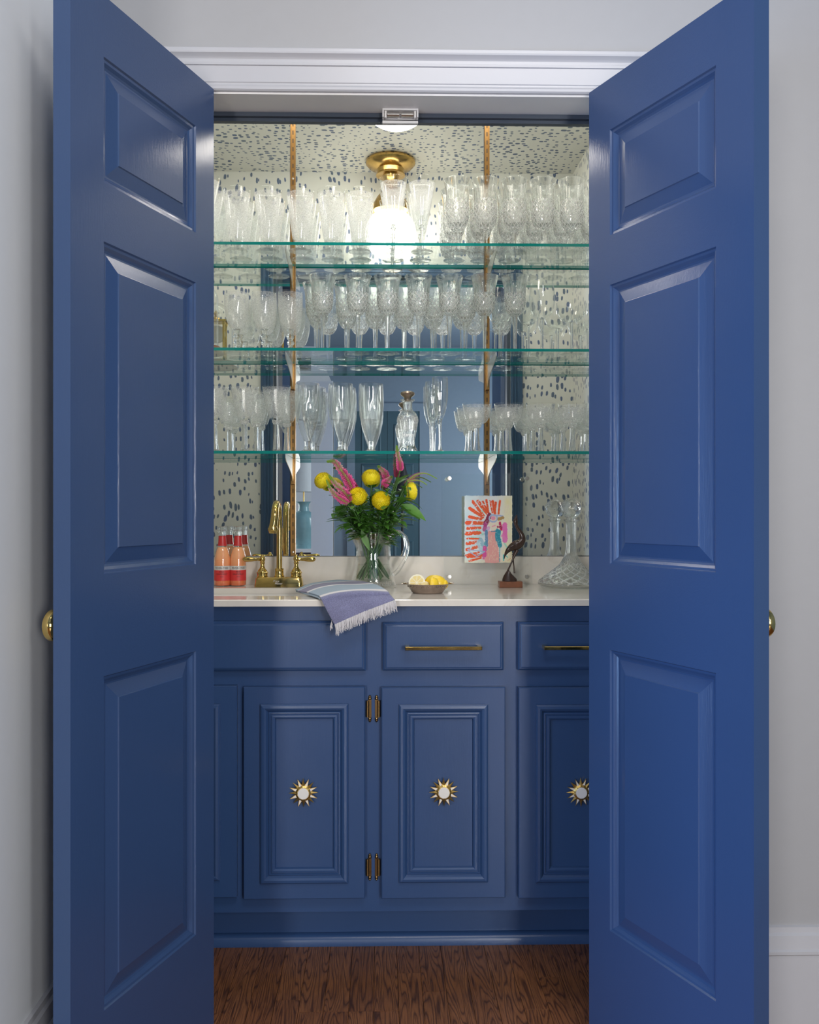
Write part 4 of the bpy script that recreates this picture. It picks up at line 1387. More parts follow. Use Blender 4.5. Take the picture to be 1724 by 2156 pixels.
def half_lemon(c, normal, R, label, name='lemon_half', prism=None):
    root = empty(name, c); tag(root, label, 'lemon')
    M = orient(normal)
    pr = [(R * cos(a * pi / 24) ** .85, -R * 1.12 * sin(a * pi / 24)) for a in range(0, 12)] + [(0, -R * 1.2)]
    MB().lathe([(0, 0)] + pr, 36, (0, 0, 0), axis=M, mf=lambda i: 0).build('peel', MAT['lemon_peel'], root, (0, 0, 0), smooth=50)
    MB().lathe([(R * .995, .0001), (R * .97, .0006), (0, .0006)], 36, axis=M).build('pith', MAT['lemon_pith'], root, (0, 0, 0), smooth=0)
    for k in range(8):
        a0 = 2 * pi * k / 8 + .1; a1 = 2 * pi * (k + 1) / 8 - .0 + .0
        poly = []
        r0, r1 = R * .10, R * .84
        am = (a0 + a1) / 2
        poly.append((r0 * cos(am), r0 * sin(am)))
        for q in range(7):
            a = a0 + (a1 - a0) * q / 6; rr_ = r1 * (1 - .06 * abs(q - 3) / 3)
            poly.append((rr_ * cos(a), rr_ * sin(a)))
        MB().prism(poly, lambda x, y, d: M @ Vector((x, y, d)), .0005, .0012).build('segment', MAT['lemon_flesh'], root, (0, 0, 0), smooth=0)
    return root


half_lemon(Vector((BX - .030, BY - .014, ZK + .0285)), (-.30, -.86, .30), .0235, 'cut lemon half facing forward in the silver dish')


def wedge(c, rot, R, ang, label):
    root = empty('lemon_wedge', c); tag(root, label, 'lemon')
    M = rot
    n = 12
    arc = [(cos(ang * (k / n - .5)), sin(ang * (k / n - .5))) for k in range(n + 1)]
    sl = [(-1 + 2 * j / 10) for j in range(11)]
    pe = MB(); vs = []
    for j in range(11):
        w = sqrt(max(0, 1 - sl[j] ** 2)) ** .9
        for k in range(n + 1): vs.append(M @ Vector((arc[k][0] * R * w, arc[k][1] * R * w, sl[j] * R * 1.15)))
    pe.add(vs, [(j * (n + 1) + k, j * (n + 1) + k + 1, (j + 1) * (n + 1) + k + 1, (j + 1) * (n + 1) + k) for j in range(10) for k in range(n)])
    pe.build('peel', MAT['lemon_peel'], root, (0, 0, 0), smooth=50)
    for (nm, f0, f1, mt) in (('pith', .86, 1.0, 'lemon_pith'), ('flesh', .0, .86, 'lemon_flesh')):
        fm = MB()
        for kk in (0, n):
            vs = []
            for j in range(11):
                w = sqrt(max(0, 1 - sl[j] ** 2)) ** .9
                for f in (f0, f1): vs.append(M @ Vector((arc[kk][0] * R * w * f, arc[kk][1] * R * w * f, sl[j] * R * 1.15 * (1 if nm == 'pith' else .92))))
            fm.add(vs, [(2 * j, 2 * j + 1, 2 * j + 3, 2 * j + 2) for j in range(10)])
        fm.build(nm, MAT[mt], root, (0, 0, 0), smooth=0)
    return root


wedge(Vector((BX + .010, BY - .027, ZK + .0235)), orient((.15, .3, 1.0)) @ Matrix.Rotation(2.5, 3, 'Z'), .0195, 1.5, 'upright lemon wedge in front of the whole lemon')
wedge(Vector((BX - .008, BY - .026, ZK + .021)), orient((1, .3, .15)) @ Matrix.Rotation(.6, 3, 'Z'), .012, 1.4, 'small lemon sliver lying between the half and the wedge')

# ------------------------------------------------------------------ crane figure
CXr, CYr = at(1074, 1230, 2.60).x, 2.60
cr = empty('carved_crane', (CXr, CYr, ZK)); tag(cr, 'dark carved wooden crane with raised beak on a reddish wood block', 'figurine')
t = NT('ebony'); v = t.coord(scale=(60, 60, 12))
t.done(t.pbr(t.mix(t.noise(v, 3, 4), (.020, .011, .009), (.060, .026, .016)), .26, 0, t.bump(t.noise(v, 4, 3), .08), Coat_Weight=.3))
simple('block_wood', (.23, .085, .042), .4, vary=.3, scale=80)


def cpt(px, py, dy=0.0):
    p = at(px, py, CYr + dy); return (p.x, p.y, p.z)


S = 2.6 / F
MB().cbox(CXr - .0335, CXr + .0335, CYr - .018, CYr + .018, ZK, ZK + .0175, .001).build('wooden_block', MAT['block_wood'], cr, smooth=0)
zb = ZK + .0175
# mound
mo = [(.0222, 0, .0135), (.0215, .006, .0120), (.0175, .016, .0090), (.0110, .026, .0060), (.0050, .032, .0035)]
mb = MB(); nn = 28
for (a, z, b) in mo:
    for k in range(nn):
        an = 2 * pi * k / nn
        mb.v.append((CXr - .002 - .004 * (z / .032) * 0 + a * cos(an) * (1 - .0), CYr + b * sin(an), zb + z * (1 - .35 * max(0, cos(an)) * (z > .01)) + .0004))
for i in range(len(mo) - 1):
    for k in range(nn): k2 = (k + 1) % nn; mb.f.append([i * nn + k, i * nn + k2, (i + 1) * nn + k2, (i + 1) * nn + k]); mb.m.append(0)
mb.f.append(list(range((len(mo) - 1) * nn, len(mo) * nn))); mb.m.append(0)
mb.f.append(list(range(nn))[::-1]); mb.m.append(0)
mb.build('carved_mound', MAT['ebony'], cr, smooth=60)
# body, neck and head as one surface: tail, back, breast, neck curve, head, beak
pth = [(1061, 1177, .0008), (1064, 1167, .0035), (1070, 1158, .0075), (1078, 1152, .0115), (1087, 1148, .0145), (1095, 1143, .0128), (1100, 1134, .0092),
       (1097, 1123, .0066), (1091, 1114, .0054), (1087, 1106, .0052), (1085.5, 1099, .0064), (1086, 1093, .0052), (1087, 1087, .0028), (1087.5, 1084, .0018)]
sp_ = spline([(*cpt(a, b), r) for a, b, r in pth], 5)
mb = MB(); mb.tube([p[:3] for p in sp_], [p[3] for p in sp_], 20, up=(0, 1, 0), flat=(.82, 1.0))
mb.build('body', MAT['ebony'], cr, smooth=80)
mb = MB()
for dy in (-.0105, .0105):
    w_ = spline([(*cpt(1063, 1172, dy * .2), .0008), (*cpt(1068, 1160, dy * .9), .0035), (*cpt(1076, 1153, dy), .0052), (*cpt(1085, 1149, dy * .9), .0045), (*cpt(1091, 1146, dy * .6), .0015)], 4)
    mb.tube([p[:3] for p in w_], [p[3] for p in w_], 14, up=(0, 1, 0), flat=(.5, 1))
mb.build('wing', MAT['ebony'], cr, smooth=80)
for (a, b, c, dy, rr_) in (((1089, 1158), (1083, 1170), (1067, 1206), -.003, .0035), ((1086, 1160), (1080, 1173), (1083, 1207), .004, .0028)):
    l_ = spline([(*cpt(*a, dy), rr_ + .002), (*cpt(*b, dy), rr_), (*cpt((b[0] + c[0]) / 2, (b[1] + c[1]) / 2, dy), rr_ * .65), (*cpt(*c, dy), rr_ * .9)], 5)
    MB().tube([p[:3] for p in l_], [p[3] for p in l_], 12, up=(0, 1, 0)).build('leg', MAT['ebony'], cr, smooth=80)

# ------------------------------------------------------------------ ship's decanter
DX, DY = at(1202, 1230, 2.607).x, 2.607
sd = empty('ship_decanter', (DX, DY, ZK)); tag(sd, 'wide-based cut crystal decanter with a faceted ball stopper', 'decanter')
pf = spline([(.084, 0), (.094, .004), (.0965, .013), (.090, .024), (.068, .040), (.042, .060), (.026, .080), (.0175, .102), (.0148, .125), (.0145, .150), (.0155, .178), (.0165, .190), (.0215, .196), (.0225, .198)], 5)
ip = [(max(r - .0036, .006), z) for r, z in pf if .012 < z][::-1]
full = [(0, 0)] + pf + [(.0205, .1985)] + ip + [(0, .010)]


def drf(r, z, a):
    if .015 < z < .085 and r > .02: return r * (1 - .05 * max(abs(cos(12 * a + z * 90)), abs(cos(12 * a - z * 90))) ** 4)
    if z >= .085: return r * (1 - .05 * abs(cos(4 * a)))
    return r


MB().lathe(full, 120, rf=drf, mf=lambda i: 1 if (i < len(pf) and .012 < full[i][1] < .070) else 0).build('body', [MAT['crystal'], MAT['cut_diamond']], sd, (0, 0, 0), smooth=30)
br_ = .031
zc_ = .232


def brf(r, z, a): return r * (1 - .05 * max(abs(cos(6 * a + z * 130)), abs(cos(6 * a - z * 130))) ** 3) if r > .012 else r


MB().lathe([(0, .155), (.0085, .155), (.0125, .185), (.0145, .197), (.0135, .203)] +
           [(br_ * sin(a * pi / 20), zc_ - br_ * cos(a * pi / 20)) for a in range(3, 20)] + [(0, zc_ + br_)], 60, rf=brf).build('ball_stopper', MAT['crystal'], sd, (0, 0, 0), smooth=25)

# ------------------------------------------------------------------ acrylic frame with the painting
fY = 2.690
xa, xb = at(934, 1078, fY).x, at(1120, 1078, fY).x
zt_ = at(1030, 996, fY).z
af = empty('acrylic_frame', ((xa + xb) / 2, fY, ZK)); tag(af, 'clear acrylic floating frame with metal corner bolts, standing against the mirror', 'picture frame')
for (y0, y1) in ((fY - .0055, fY - .0010), (fY + .0010, fY + .0055)):
    MB().box(xa, xb, y0, y1, ZK, zt_).build('acrylic_sheet', MAT['acrylic'], af, smooth=0)
ax = Matrix(((1, 0, 0), (0, 0, -1), (0, 1, 0)))
for bx in (xa + .0165, xb - .0165):
    for bz in (ZK + .0245, zt_ - .0165):
        MB().lathe([(0, -.004), (.0062, -.004), (.0066, 0), (.0066, .004), (.0058, .006), (0, .0064)], 24, (bx, fY - .0055, bz), axis=ax).build('bolt', MAT['nickel'], af, smooth=40)
# painting: deckle-edged sheet; the picture is brushed in as strokes on a fine grid of painted cells
import numpy as np
PW_, PH_ = 160, 216
img = np.ones((PH_, PW_, 3), float) * (.86, .88, .90)
yy, xx = np.mgrid[0:PH_, 0:PW_].astype(float)
U = xx / PW_; V = yy / PH_          # V = 0 top
rg = np.random.RandomState(5)


def nz2(s, seed):
    r = np.random.RandomState(seed); h, w_ = int(PH_ / s) + 3, int(PW_ / s) + 3
    g = r.rand(h, w_); a = yy / s; b = xx / s; i = a.astype(int); j = b.astype(int); fa_ = a - i; fb = b - j
    fa_ = fa_ * fa_ * (3 - 2 * fa_); fb = fb * fb * (3 - 2 * fb)
    return (g[i, j] * (1 - fa_) * (1 - fb) + g[i + 1, j] * fa_ * (1 - fb) + g[i, j + 1] * (1 - fa_) * fb + g[i + 1, j + 1] * fa_ * fb)


rough = nz2(2.5, 1) * .6 + nz2(6, 2) * .4


def blend(mask, col):
    global img
    m = np.clip(mask, 0, 1)[..., None]
    img = img * (1 - m) + np.array(col) * m


def stroke(p0, p1, w_, col, op=1.0, dry=.35, w1=None):
    """brush stroke between two points, in 0..1 picture units (x, y down)"""
    ax_, ay, bx_, by = p0[0] * PW_, p0[1] * PH_, p1[0] * PW_, p1[1] * PH_
    dx, dy = bx_ - ax_, by - ay; L = dx * dx + dy * dy + 1e-6
    tt = np.clip(((xx - ax_) * dx + (yy - ay) * dy) / L, 0, 1)
    d = np.hypot(xx - ax_ - tt * dx, yy - ay - tt * dy)
    ww = (w_ + ((w1 if w1 is not None else w_) - w_) * tt) * PW_
    m = np.clip((ww * (1 + .5 * (rough - .5)) - d) / 1.2, 0, 1)
    m *= np.where(rough < dry * .8, .15, 1)
    blend(m * op, col)


def blob(cx_, cy_, rx, ry, col, op=1.0, soft=.25, amp=.3):
    d = np.hypot((U - cx_) / rx, (V - cy_) / ry) + (rough - .5) * amp
    blend(np.clip((1 - d) / soft, 0, 1) * op, col)


PAL = dict(sky=(.52, .74, .86), white=(.87, .89, .90), or_=(.90, .10, .02), pk=(.80, .10, .40), lp=(.90, .42, .40), tl=(.03, .32, .45), yl=(.90, .82, .48), wine=(.28, .02, .07),
           lav=(.58, .50, .78), mint=(.35, .76, .65), peri=(.42, .52, .78), gold=(.50, .30, .10), cream=(.90, .80, .66), blue=(.13, .30, .50))
blend(np.clip(1.15 - U * 2.4, 0, 1) * .55 * (.6 + .8 * nz2(22, 3)), PAL['sky'])
blend(np.clip((U - .66) * 5, 0, 1) * .75 * (.5 + .8 * nz2(18, 4)), PAL['yl'])
blend(np.clip((V - .90) * 12, 0, 1) * .5, PAL['yl'])
blob(.30, .42, .28, .30, PAL['white'], .8, .5); blob(.30, .50, .20, .2, PAL['sky'], .5, .5)
for (p, q, w_) in (((.04, .35), (.16, .36), .020), ((.05, .44), (.2, .445), .02), ((.08, .48), (.2, .52), .015)): stroke(p, q, w_, PAL['lav'], .7)
for (p, q, w_) in (((.33, .14), (.43, .24), .035), ((.36, .25), (.30, .20), .03), ((.22, .56), (.38, .57), .03), ((.15, .62), (.33, .63), .025), ((.40, .29), (.36, .33), .03), ((.26, .50), (.30, .52), .03), ((.83, .70), (.90, .78), .02)):
    stroke(p, q, w_, PAL['mint'], .8)
# crest of orange feathers, fanned about the head
fe = [((.17, .085), (.40, .30), .026), ((.28, .08), (.47, .26), .030), ((.38, .085), (.50, .25), .020), ((.455, .06), (.50, .245), .020), ((.53, .075), (.58, .25), .016), ((.59, .085), (.64, .27), .028),
      ((.655, .10), (.63, .25), .022), ((.74, .075), (.71, .27), .020), ((.11, .185), (.38, .315), .030), ((.10, .31), (.34, .345), .028), ((.05, .40), (.38, .405), .034), ((.06, .485), (.33, .475), .026),
      ((.04, .56), (.32, .55), .034), ((.05, .635), (.31, .64), .018), ((.05, .71), (.27, .685), .030), ((.05, .80), (.29, .755), .030), ((.03, .885), (.30, .84), .020), ((.07, .905), (.37, .885), .030), ((.10, .97), (.34, .925), .020)]
for (p, q, w_) in fe:
    stroke(p, q, w_ * 1.3, PAL['or_'], 1, .34, w_ * 1.1)
    stroke(((p[0] + q[0]) / 2, (p[1] + q[1]) / 2), q, w_ * .35, PAL['gold'], .35, .5)
stroke((.30, .70), (.36, .80), .06, PAL['sky'], .9); stroke((.33, .66), (.38, .72), .05, (.30, .55, .70), .8)
# head, visor, neck, coat
stroke((.58, .40), (.66, .38), .13, PAL['cream'], 1, 0); stroke((.62, .46), (.70, .48), .10, PAL['cream'], 1, 0)
stroke((.52, .29), (.44, .42), .055, PAL['wine'], 1, .1); stroke((.44, .42), (.42, .50), .045, (.55, .06, .30), .9, .2); stroke((.50, .48), (.45, .56), .04, (.72, .35, .70), .8)
for a in range(10): stroke((.47 + .03 * cos(a * .63), .395 + .025 * sin(a * .63)), (.47 + .03 * cos(a * .63 + .6), .395 + .025 * sin(a * .63 + .6)), .006, PAL['lav'])
for a in range(14): stroke((.60 + .085 * cos(a * .45), .335 + .052 * sin(a * .45)), (.60 + .085 * cos(a * .45 + .45), .335 + .052 * sin(a * .45 + .45)), .018, PAL['peri'], 1, .1)
blob(.60, .33, .055, .036, (.88, .35, .50)); stroke((.56, .28), (.80, .30), .018, PAL['peri'], 1, .1); stroke((.72, .345), (.80, .325), .036, PAL['gold'], 1, .15)
stroke((.58, .455), (.64, .44), .016, (.92, .42, .52)); stroke((.74, .40), (.77, .50), .028, (.60, .0, .10), 1, .2); stroke((.70, .46), (.79, .47), .026, (.42, .0, .08), 1, .3)
for a in range(6): stroke((.74 + .03 * cos(a), .455 + .02 * sin(a)), (.745 + .03 * cos(a), .46 + .02 * sin(a)), .005, PAL['white'])
stroke((.84, .43), (.85, .66), .055, (.88, .20, .55), 1, .15); stroke((.80, .60), (.86, .66), .04, (.88, .25, .58), .9)
for k, V0 in enumerate(np.linspace(.55, .97, 15)):
    f = (V0 - .55) / .42
    stroke((.53 - .06 * f, V0), (.63 + .07 * f, V0), .05, PAL['lp'], 1, .05)
for _ in range(70):
    a, b = rg.uniform(.48, .70), rg.uniform(.60, .97)
    stroke((a, b), (a + .004, b - .016), .009, (.93, .66, .52), .9, 0)
stroke((.455, .52), (.46, .74), .034, PAL['blue'], 1, .1); stroke((.43, .70), (.45, .80), .03, (.12, .42, .55), .9)
for _ in range(20):
    a, b = rg.uniform(.43, .49), rg.uniform(.54, .76); stroke((a, b), (a + .01, b + .01), .005, PAL['lav'])
stroke((.56, .53), (.68, .525), .014, (.10, .25, .40)); stroke((.70, .53), (.70, .64), .060, PAL['tl'], 1, .1); stroke((.71, .62), (.74, .74), .048, PAL['tl'], 1, .1); stroke((.74, .74), (.73, .98), .012, (.05, .45, .55))
for _ in range(34):
    a, b = rg.uniform(.64, .77), rg.uniform(.53, .76); stroke((a, b), (a + .006, b + .004), .0055, (.35, .80, .82))
for _ in range(16):
    a, b = rg.uniform(.66, .80), rg.uniform(.62, .80); stroke((a, b), (a + .004, b), .006, PAL['white'])
stroke((.42, .77), (.42, .89), .042, PAL['pk'], 1, .15); stroke((.40, .86), (.40, .93), .03, PAL['pk'], .9)
stroke((.06, .80), (.42, .83), .014, PAL['peri'], 1, .1); stroke((.42, .83), (.25, .905), .014, PAL['peri'], 1, .1); stroke((.25, .905), (.08, .82), .014, PAL['peri'], 1, .1)
stroke((.88, .25), (.92, .14), .004, (.80, .45, .65)); stroke((.84, .26), (.85, .16), .004, (.80, .45, .65)); stroke((.92, .28), (.96, .22), .004, (.80, .45, .65))
stroke((.82, .88), (.82, .96), .018, (.05, .55, .55)); stroke((.86, .88), (.90, .92), .014, (.05, .55, .55)); stroke((.76, .98), (.96, .70), .0, PAL['yl'])
for k in range(24): stroke((.36 + k * .026, .95), (.365 + k * .026, .985), .005, (.90, .45, .55) if k % 2 else (.92, .75, .4), .9, 0)
stroke((.90, .965), (.97, .93), .008, (.90, .25, .08))
for _ in range(40): a, b = rg.uniform(.78, .97), rg.uniform(.03, .4); stroke((a, b), (a + .003, b), .0035, (.35, .65, .55), .7, 0)
xp0, xp1 = at(978, 1078, fY - .008).x, at(1078, 1078, fY - .008).x
zp1, zp0 = at(1028, 1044, fY - .008).z, at(1028, 1185, fY - .008).z
pc = MB(); vs = []
yp = fY - .0075
for j in range(PH_ + 1):
    for i in range(PW_ + 1):
        a, b = i / PW_, j / PH_
        if i in (0, PW_): a += (rough[min(j, PH_ - 1), 0] - .5) * .03
        if j in (0, PH_): b += (rough[0, min(i, PW_ - 1)] - .5) * .02
        vs.append((xp0 + a * (xp1 - xp0), yp, zp1 + b * (zp0 - zp1)))
fs = [(j * (PW_ + 1) + i, j * (PW_ + 1) + i + 1, (j + 1) * (PW_ + 1) + i + 1, (j + 1) * (PW_ + 1) + i) for j in range(PH_) for i in range(PW_)]
pc.add(vs, fs)
me = pc.mesh('painted_surface', [], 0, fix=False)
me.materials.clear()
t = NT('gouache'); at_ = t.n('Attribute', attribute_name='paint'); t.done(t.pbr(at_.outputs[0], .55)); me.materials.append(t.m)
ca = me.color_attributes.new('paint', 'FLOAT_COLOR', 'CORNER')
arr = np.ones((PH_ * PW_, 4, 4), np.float32); arr[:, :, :3] = img.reshape(-1, 1, 3)
ca.data.foreach_set('color', arr.ravel())
simple('cotton_paper', (.74, .75, .70), .8)
pt = empty('painting', ((xp0 + xp1) / 2, fY, zp0)); tag(pt, 'small bright painting of a figure with an orange feather crest on deckle-edged paper', 'painting')
put(me, 'painted_surface', pt)
bk_ = MB(); n = 80
ed = []
for k in range(n):
    q = 4 * k / n; s_ = int(q); f = q - s_
    x_, z_ = ((xp0 + f * (xp1 - xp0), zp0), (xp1, zp0 + f * (zp1 - zp0)), (xp1 - f * (xp1 - xp0), zp1), (xp0, zp1 - f * (zp1 - zp0)))[s_]
    ed.append((x_ + rnd.uniform(-.0009, .0009), z_ + rnd.uniform(-.0009, .0009)))
bk_.prism(ed, lambda a, b, d: (a, d, b), yp + .0001, yp + .0014)
bk_.build('deckled_paper', MAT['cotton_paper'], pt, smooth=0)
# ================================================================== pitcher with flowers
PX, PY = at(786, 1230, 2.618).x, 2.618
pi_ = empty('glass_pitcher', (PX, PY, ZK)); tag(pi_, 'scalloped clear glass pitcher half full of water, holding the bouquet', 'pitcher')
po = spline([(.064, 0), (.0675, .004), (.065, .016), (.060, .034), (.0535, .060), (.0495, .090), (.0500, .120), (.0535, .145), (.0560, .160)], 4)


def prf(r, z, a):
    flute = 1 + .018 * abs(cos(4 * a)) * (1 if z > .02 else 0)
    s = max(0, (z - .115) / .045)
    sp = 1 + .38 * s * max(0, cos(a - pi)) ** 14            # spout towards -X
    return r * flute * sp


def add_z(mb, i0):
    for i in range(i0, len(mb.v)):
        x, y, z = mb.v[i]
        if z > .13:
            a = atan2(y, x); f = (z - .13) / .03
            z += f * (.0040 * (abs(cos(4 * a)) ** .8) - .002) + f * .006 * max(0, cos(a - pi)) ** 14
            mb.v[i] = (x, y, z)


inn = [(r - .0035, z) for r, z in po if z > .018][::-1]
mb = MB(); full = [(0, 0)] + po + [(.0545, .1615)] + inn + [(0, .018)]
mb.lathe(full, 96, rf=prf); add_z(mb, 0)
mb.build('body', MAT['glass_pitcher'], pi_, (0, 0, 0), smooth=60)
mb = MB()
for k in range(40):
    a = 2 * pi * k / 40
    mb.lathe([(0, -.004), (.0035, 0), (0, .006)], 5, (.060 * cos(a), .060 * sin(a), .010))
tag(mb.build('cut_base', MAT['cut_sparkle'], pi_, (0, 0, 0), smooth=0), 'starburst cuts round the foot', kind='stuff')
hp = spline([(.047, 0, .140, .0055), (.060, 0, .153, .0072), (.078, 0, .157, .0066), (.094, 0, .146, .0060), (.101, 0, .122, .0058), (.098, 0, .096, .0058), (.085, 0, .068, .0062), (.070, 0, .046, .0070), (.054, 0, .034, .0062)], 5)
MB().tube([p[:3] for p in hp], [p[3] * 1.2 for p in hp], 16, up=(0, 1, 0), flat=(1.2, .8)).build('handle', MAT['crystal'], pi_, (0, 0, 0), smooth=70)
t = NT('water')
fr_ = facing_fresnel(t, .03, .7, 4.0); tr = t.n('BsdfTransparent', i_0=(.95, .975, .94)); gl = t.n('BsdfGlossy', i_Roughness=.01)
t.done(t.mixs(fr_, tr.outputs[0], gl.outputs[0]))
wp = [(0, .0185)] + [(r - .0040, z) for r, z in po if .019 < z < .066] + [(.0492, .066), (0, .066)]
mb = MB(); mb.lathe(wp, 64, rf=lambda r, z, a: r * (1 + .018 * abs(cos(4 * a))) * .995)
mb.build('water', MAT['water'], pi_, (0, 0, 0), smooth=60)

t = NT('leaf_green'); v = t.coord()
oi = t.n('ObjectInfo')
c = t.mix(t.noise(v, 60, 3), (.055, .18, .030), (.15, .38, .055))
c = t.mix(t.math('MULTIPLY', oi.outputs['Random'], .5), c, (.10, .26, .04))
p_ = t.n('BsdfPrincipled'); t.set(p_.inputs['Base Color'], c); p_.inputs['Roughness'].default_value = .42
tl = t.n('BsdfTranslucent'); t.set(tl.inputs[0], c)
t.done(t.mixs(.25, p_.outputs[0], tl.outputs[0]))
simple('stem_green', (.05, .13, .03), .5, vary=.3)
simple('petal_yellow', (1.0, .79, .02), .5, vary=.12, scale=120)
simple('petal_pale', (.86, .70, .10), .55, vary=.15, scale=120)
simple('flower_green', (.22, .38, .05), .5, vary=.2)
simple('veronica_pink', (.78, .11, .33), .55, vary=.35, scale=260)
simple('veronica_pale', (.66, .48, .42), .6, vary=.3, scale=260)
fr = random.Random(11)


def leafm(mb, p, d, L, wd, droop=.3, m=0, up=None):
    """pointed leaf with a folded midrib and a droop"""
    d = Vector(d).normalized(); up = Vector(up or (0, 0, 1))
    s = d.cross(up)
    if s.length < .1: s = d.cross(Vector((1, 0, 0)))
    s.normalize(); nrm = s.cross(d).normalized()
    vs = []; N = 7
    wds = [.08, .55, .95, 1.0, .8, .45, .03]
    pos = Vector(p); dd = d.copy()
    for k in range(N):
        w = wd * wds[k]
        vs += [pos - s * w + nrm * w * .25, pos + Vector((0, 0, 0)), pos + s * w + nrm * w * .25]
        dd = (dd + Vector((0, 0, -droop / N))).normalized()
        pos = pos + dd * (L / (N - 1))
    fs = []
    for k in range(N - 1):
        a = 3 * k
        fs += [(a, a + 1, a + 4, a + 3), (a + 1, a + 2, a + 5, a + 4)]
    mb.add(vs, fs, m)


def stem_path(top, foot_ang, foot_r, lean=.5):
    foot_r += fr.uniform(.004, .018)
    f = Vector((PX + foot_r * cos(foot_ang), PY + foot_r * sin(foot_ang), ZK + .022 + fr.uniform(0, .008)))
    T = Vector(top)
    # pass through the neck of the pitcher
    dirn = Vector((T.x - PX, T.y - PY, 0)); l = dirn.length
    nk = Vector((PX, PY, ZK + .15)) + (dirn / l if l > 1e-6 else Vector((0, 0, 0))) * min(.041, .016 + l * .5)
    mid = nk.lerp(T, .5) + Vector((0, 0, .01))
    return [tuple(p) for p in spline([tuple(f), tuple(f.lerp(nk, .5) + Vector((fr.uniform(-.006, .006), fr.uniform(-.006, .006), 0))), tuple(nk), tuple(mid), tuple(T)], 5)]


def add_leaves(parent, path, n, L, w, t0=.5, t1=.95, name='leaf'):
    for k in range(n):
        q = t0 + (t1 - t0) * (k + fr.random() * .6) / n
        i = min(int(q * (len(path) - 1)), len(path) - 2)
        p = Vector(path[i]); dr = (Vector(path[i + 1]) - p).normalized()
        a = k * 2.4 + fr.random()
        side = Vector((cos(a), sin(a) * .8 - .25, 0))
        m_ = MB(); leafm(m_, p, side * 1.0 + dr * fr.uniform(.2, .9), L * fr.uniform(.7, 1.2), w * fr.uniform(.8, 1.2), fr.uniform(.3, 1.3))
        m_.build(name, MAT['leaf_green'], parent, smooth=80, fix=False)


def mum(px, py, Y, R, tilt, label, pet='petal_yellow', foot=0, squash=.85, n=330):
    R *= 1.05
    c = at(px, py, Y)
    root = empty('chrysanthemum', (c.x, c.y, c.z)); tag(root, label, 'flower', 'yellow chrysanthemums in the pitcher')
    M = orient(tilt)
    mb = MB()
    for k in range(n):
        zz = 1 - (k + .5) / n * 1.62
        a = k * 2.399963
        rr_ = sqrt(max(0, 1 - zz * zz))
        dv = M @ Vector((rr_ * cos(a), rr_ * sin(a), zz * squash))
        up_ = M @ Vector((0, 0, 1))
        tip = c + dv * R * fr.uniform(.94, 1.01)
        bs = c + dv * R * .62
        curl = (up_ - dv * up_.dot(dv)) * (R * .16)
        s = dv.cross(up_); s = s.normalized() if s.length > .05 else Vector((1, 0, 0))
        w = R * .115 if zz < .8 else R * .06
        nn_ = s.cross(dv).normalized() * (w * .7)
        md = c + dv * R * .92
        mb.add([bs - s * w * .6, bs + s * w * .6, md + s * w + nn_ * .4, tip + curl, md - s * w + nn_ * .4, md - nn_ * .8], [(0, 5, 4), (0, 1, 5), (1, 2, 5), (4, 5, 3), (5, 2, 3)])
    mb.lathe([(0, -R * .6 * squash), (R * .55, -R * .3), (R * .66, 0), (R * .5, R * .4 * squash), (0, R * .55 * squash)], 16, c, axis=M)
    mb.build('flower_head', MAT[pet], root, smooth=0, fix=False)
    under = c - (M @ Vector((0, 0, 1))) * R * .72
    path = stem_path(under, foot, .030)
    MB().tube(path, .0022, 8).build('stem', MAT['stem_green'], root, smooth=80)
    cal = MB(); cal.lathe([(0, -R * .12), (R * .30, 0), (R * .50, R * .16)], 12, under, axis=M); cal.build('calyx', MAT['leaf_green'], root, smooth=80)
    add_leaves(root, path, 9, .045, .012, .45, .93)
    return root


mum(680, 1012, 2.575, .0255, (-.45, -.55, .70), 'yellow chrysanthemum reaching furthest towards the faucet', foot=.2)
mum(706, 1016, 2.64, .0170, (.3, .1, .95), 'small paler yellow chrysanthemum behind the pink spikes', 'petal_pale', foot=1.2, n=220)
mum(781, 1006, 2.600, .0275, (-.05, -.45, .89), 'yellow chrysanthemum at the top centre of the bouquet', foot=4.5)
mum(753, 1045, 2.545, .0270, (-.20, -.80, .55), 'yellow chrysanthemum low down on the faucet side of the bouquet', foot=5.2)
mum(802, 1054, 2.540, .0265, (.02, -.92, .38), 'yellow chrysanthemum facing straight forward low in the bouquet', foot=4.0, squash=.95)
mum(866, 1034, 2.60, .0270, (.98, .10, .10), 'yellow chrysanthemum seen side-on at the lemon side of the bouquet', foot=2.6, squash=.55)


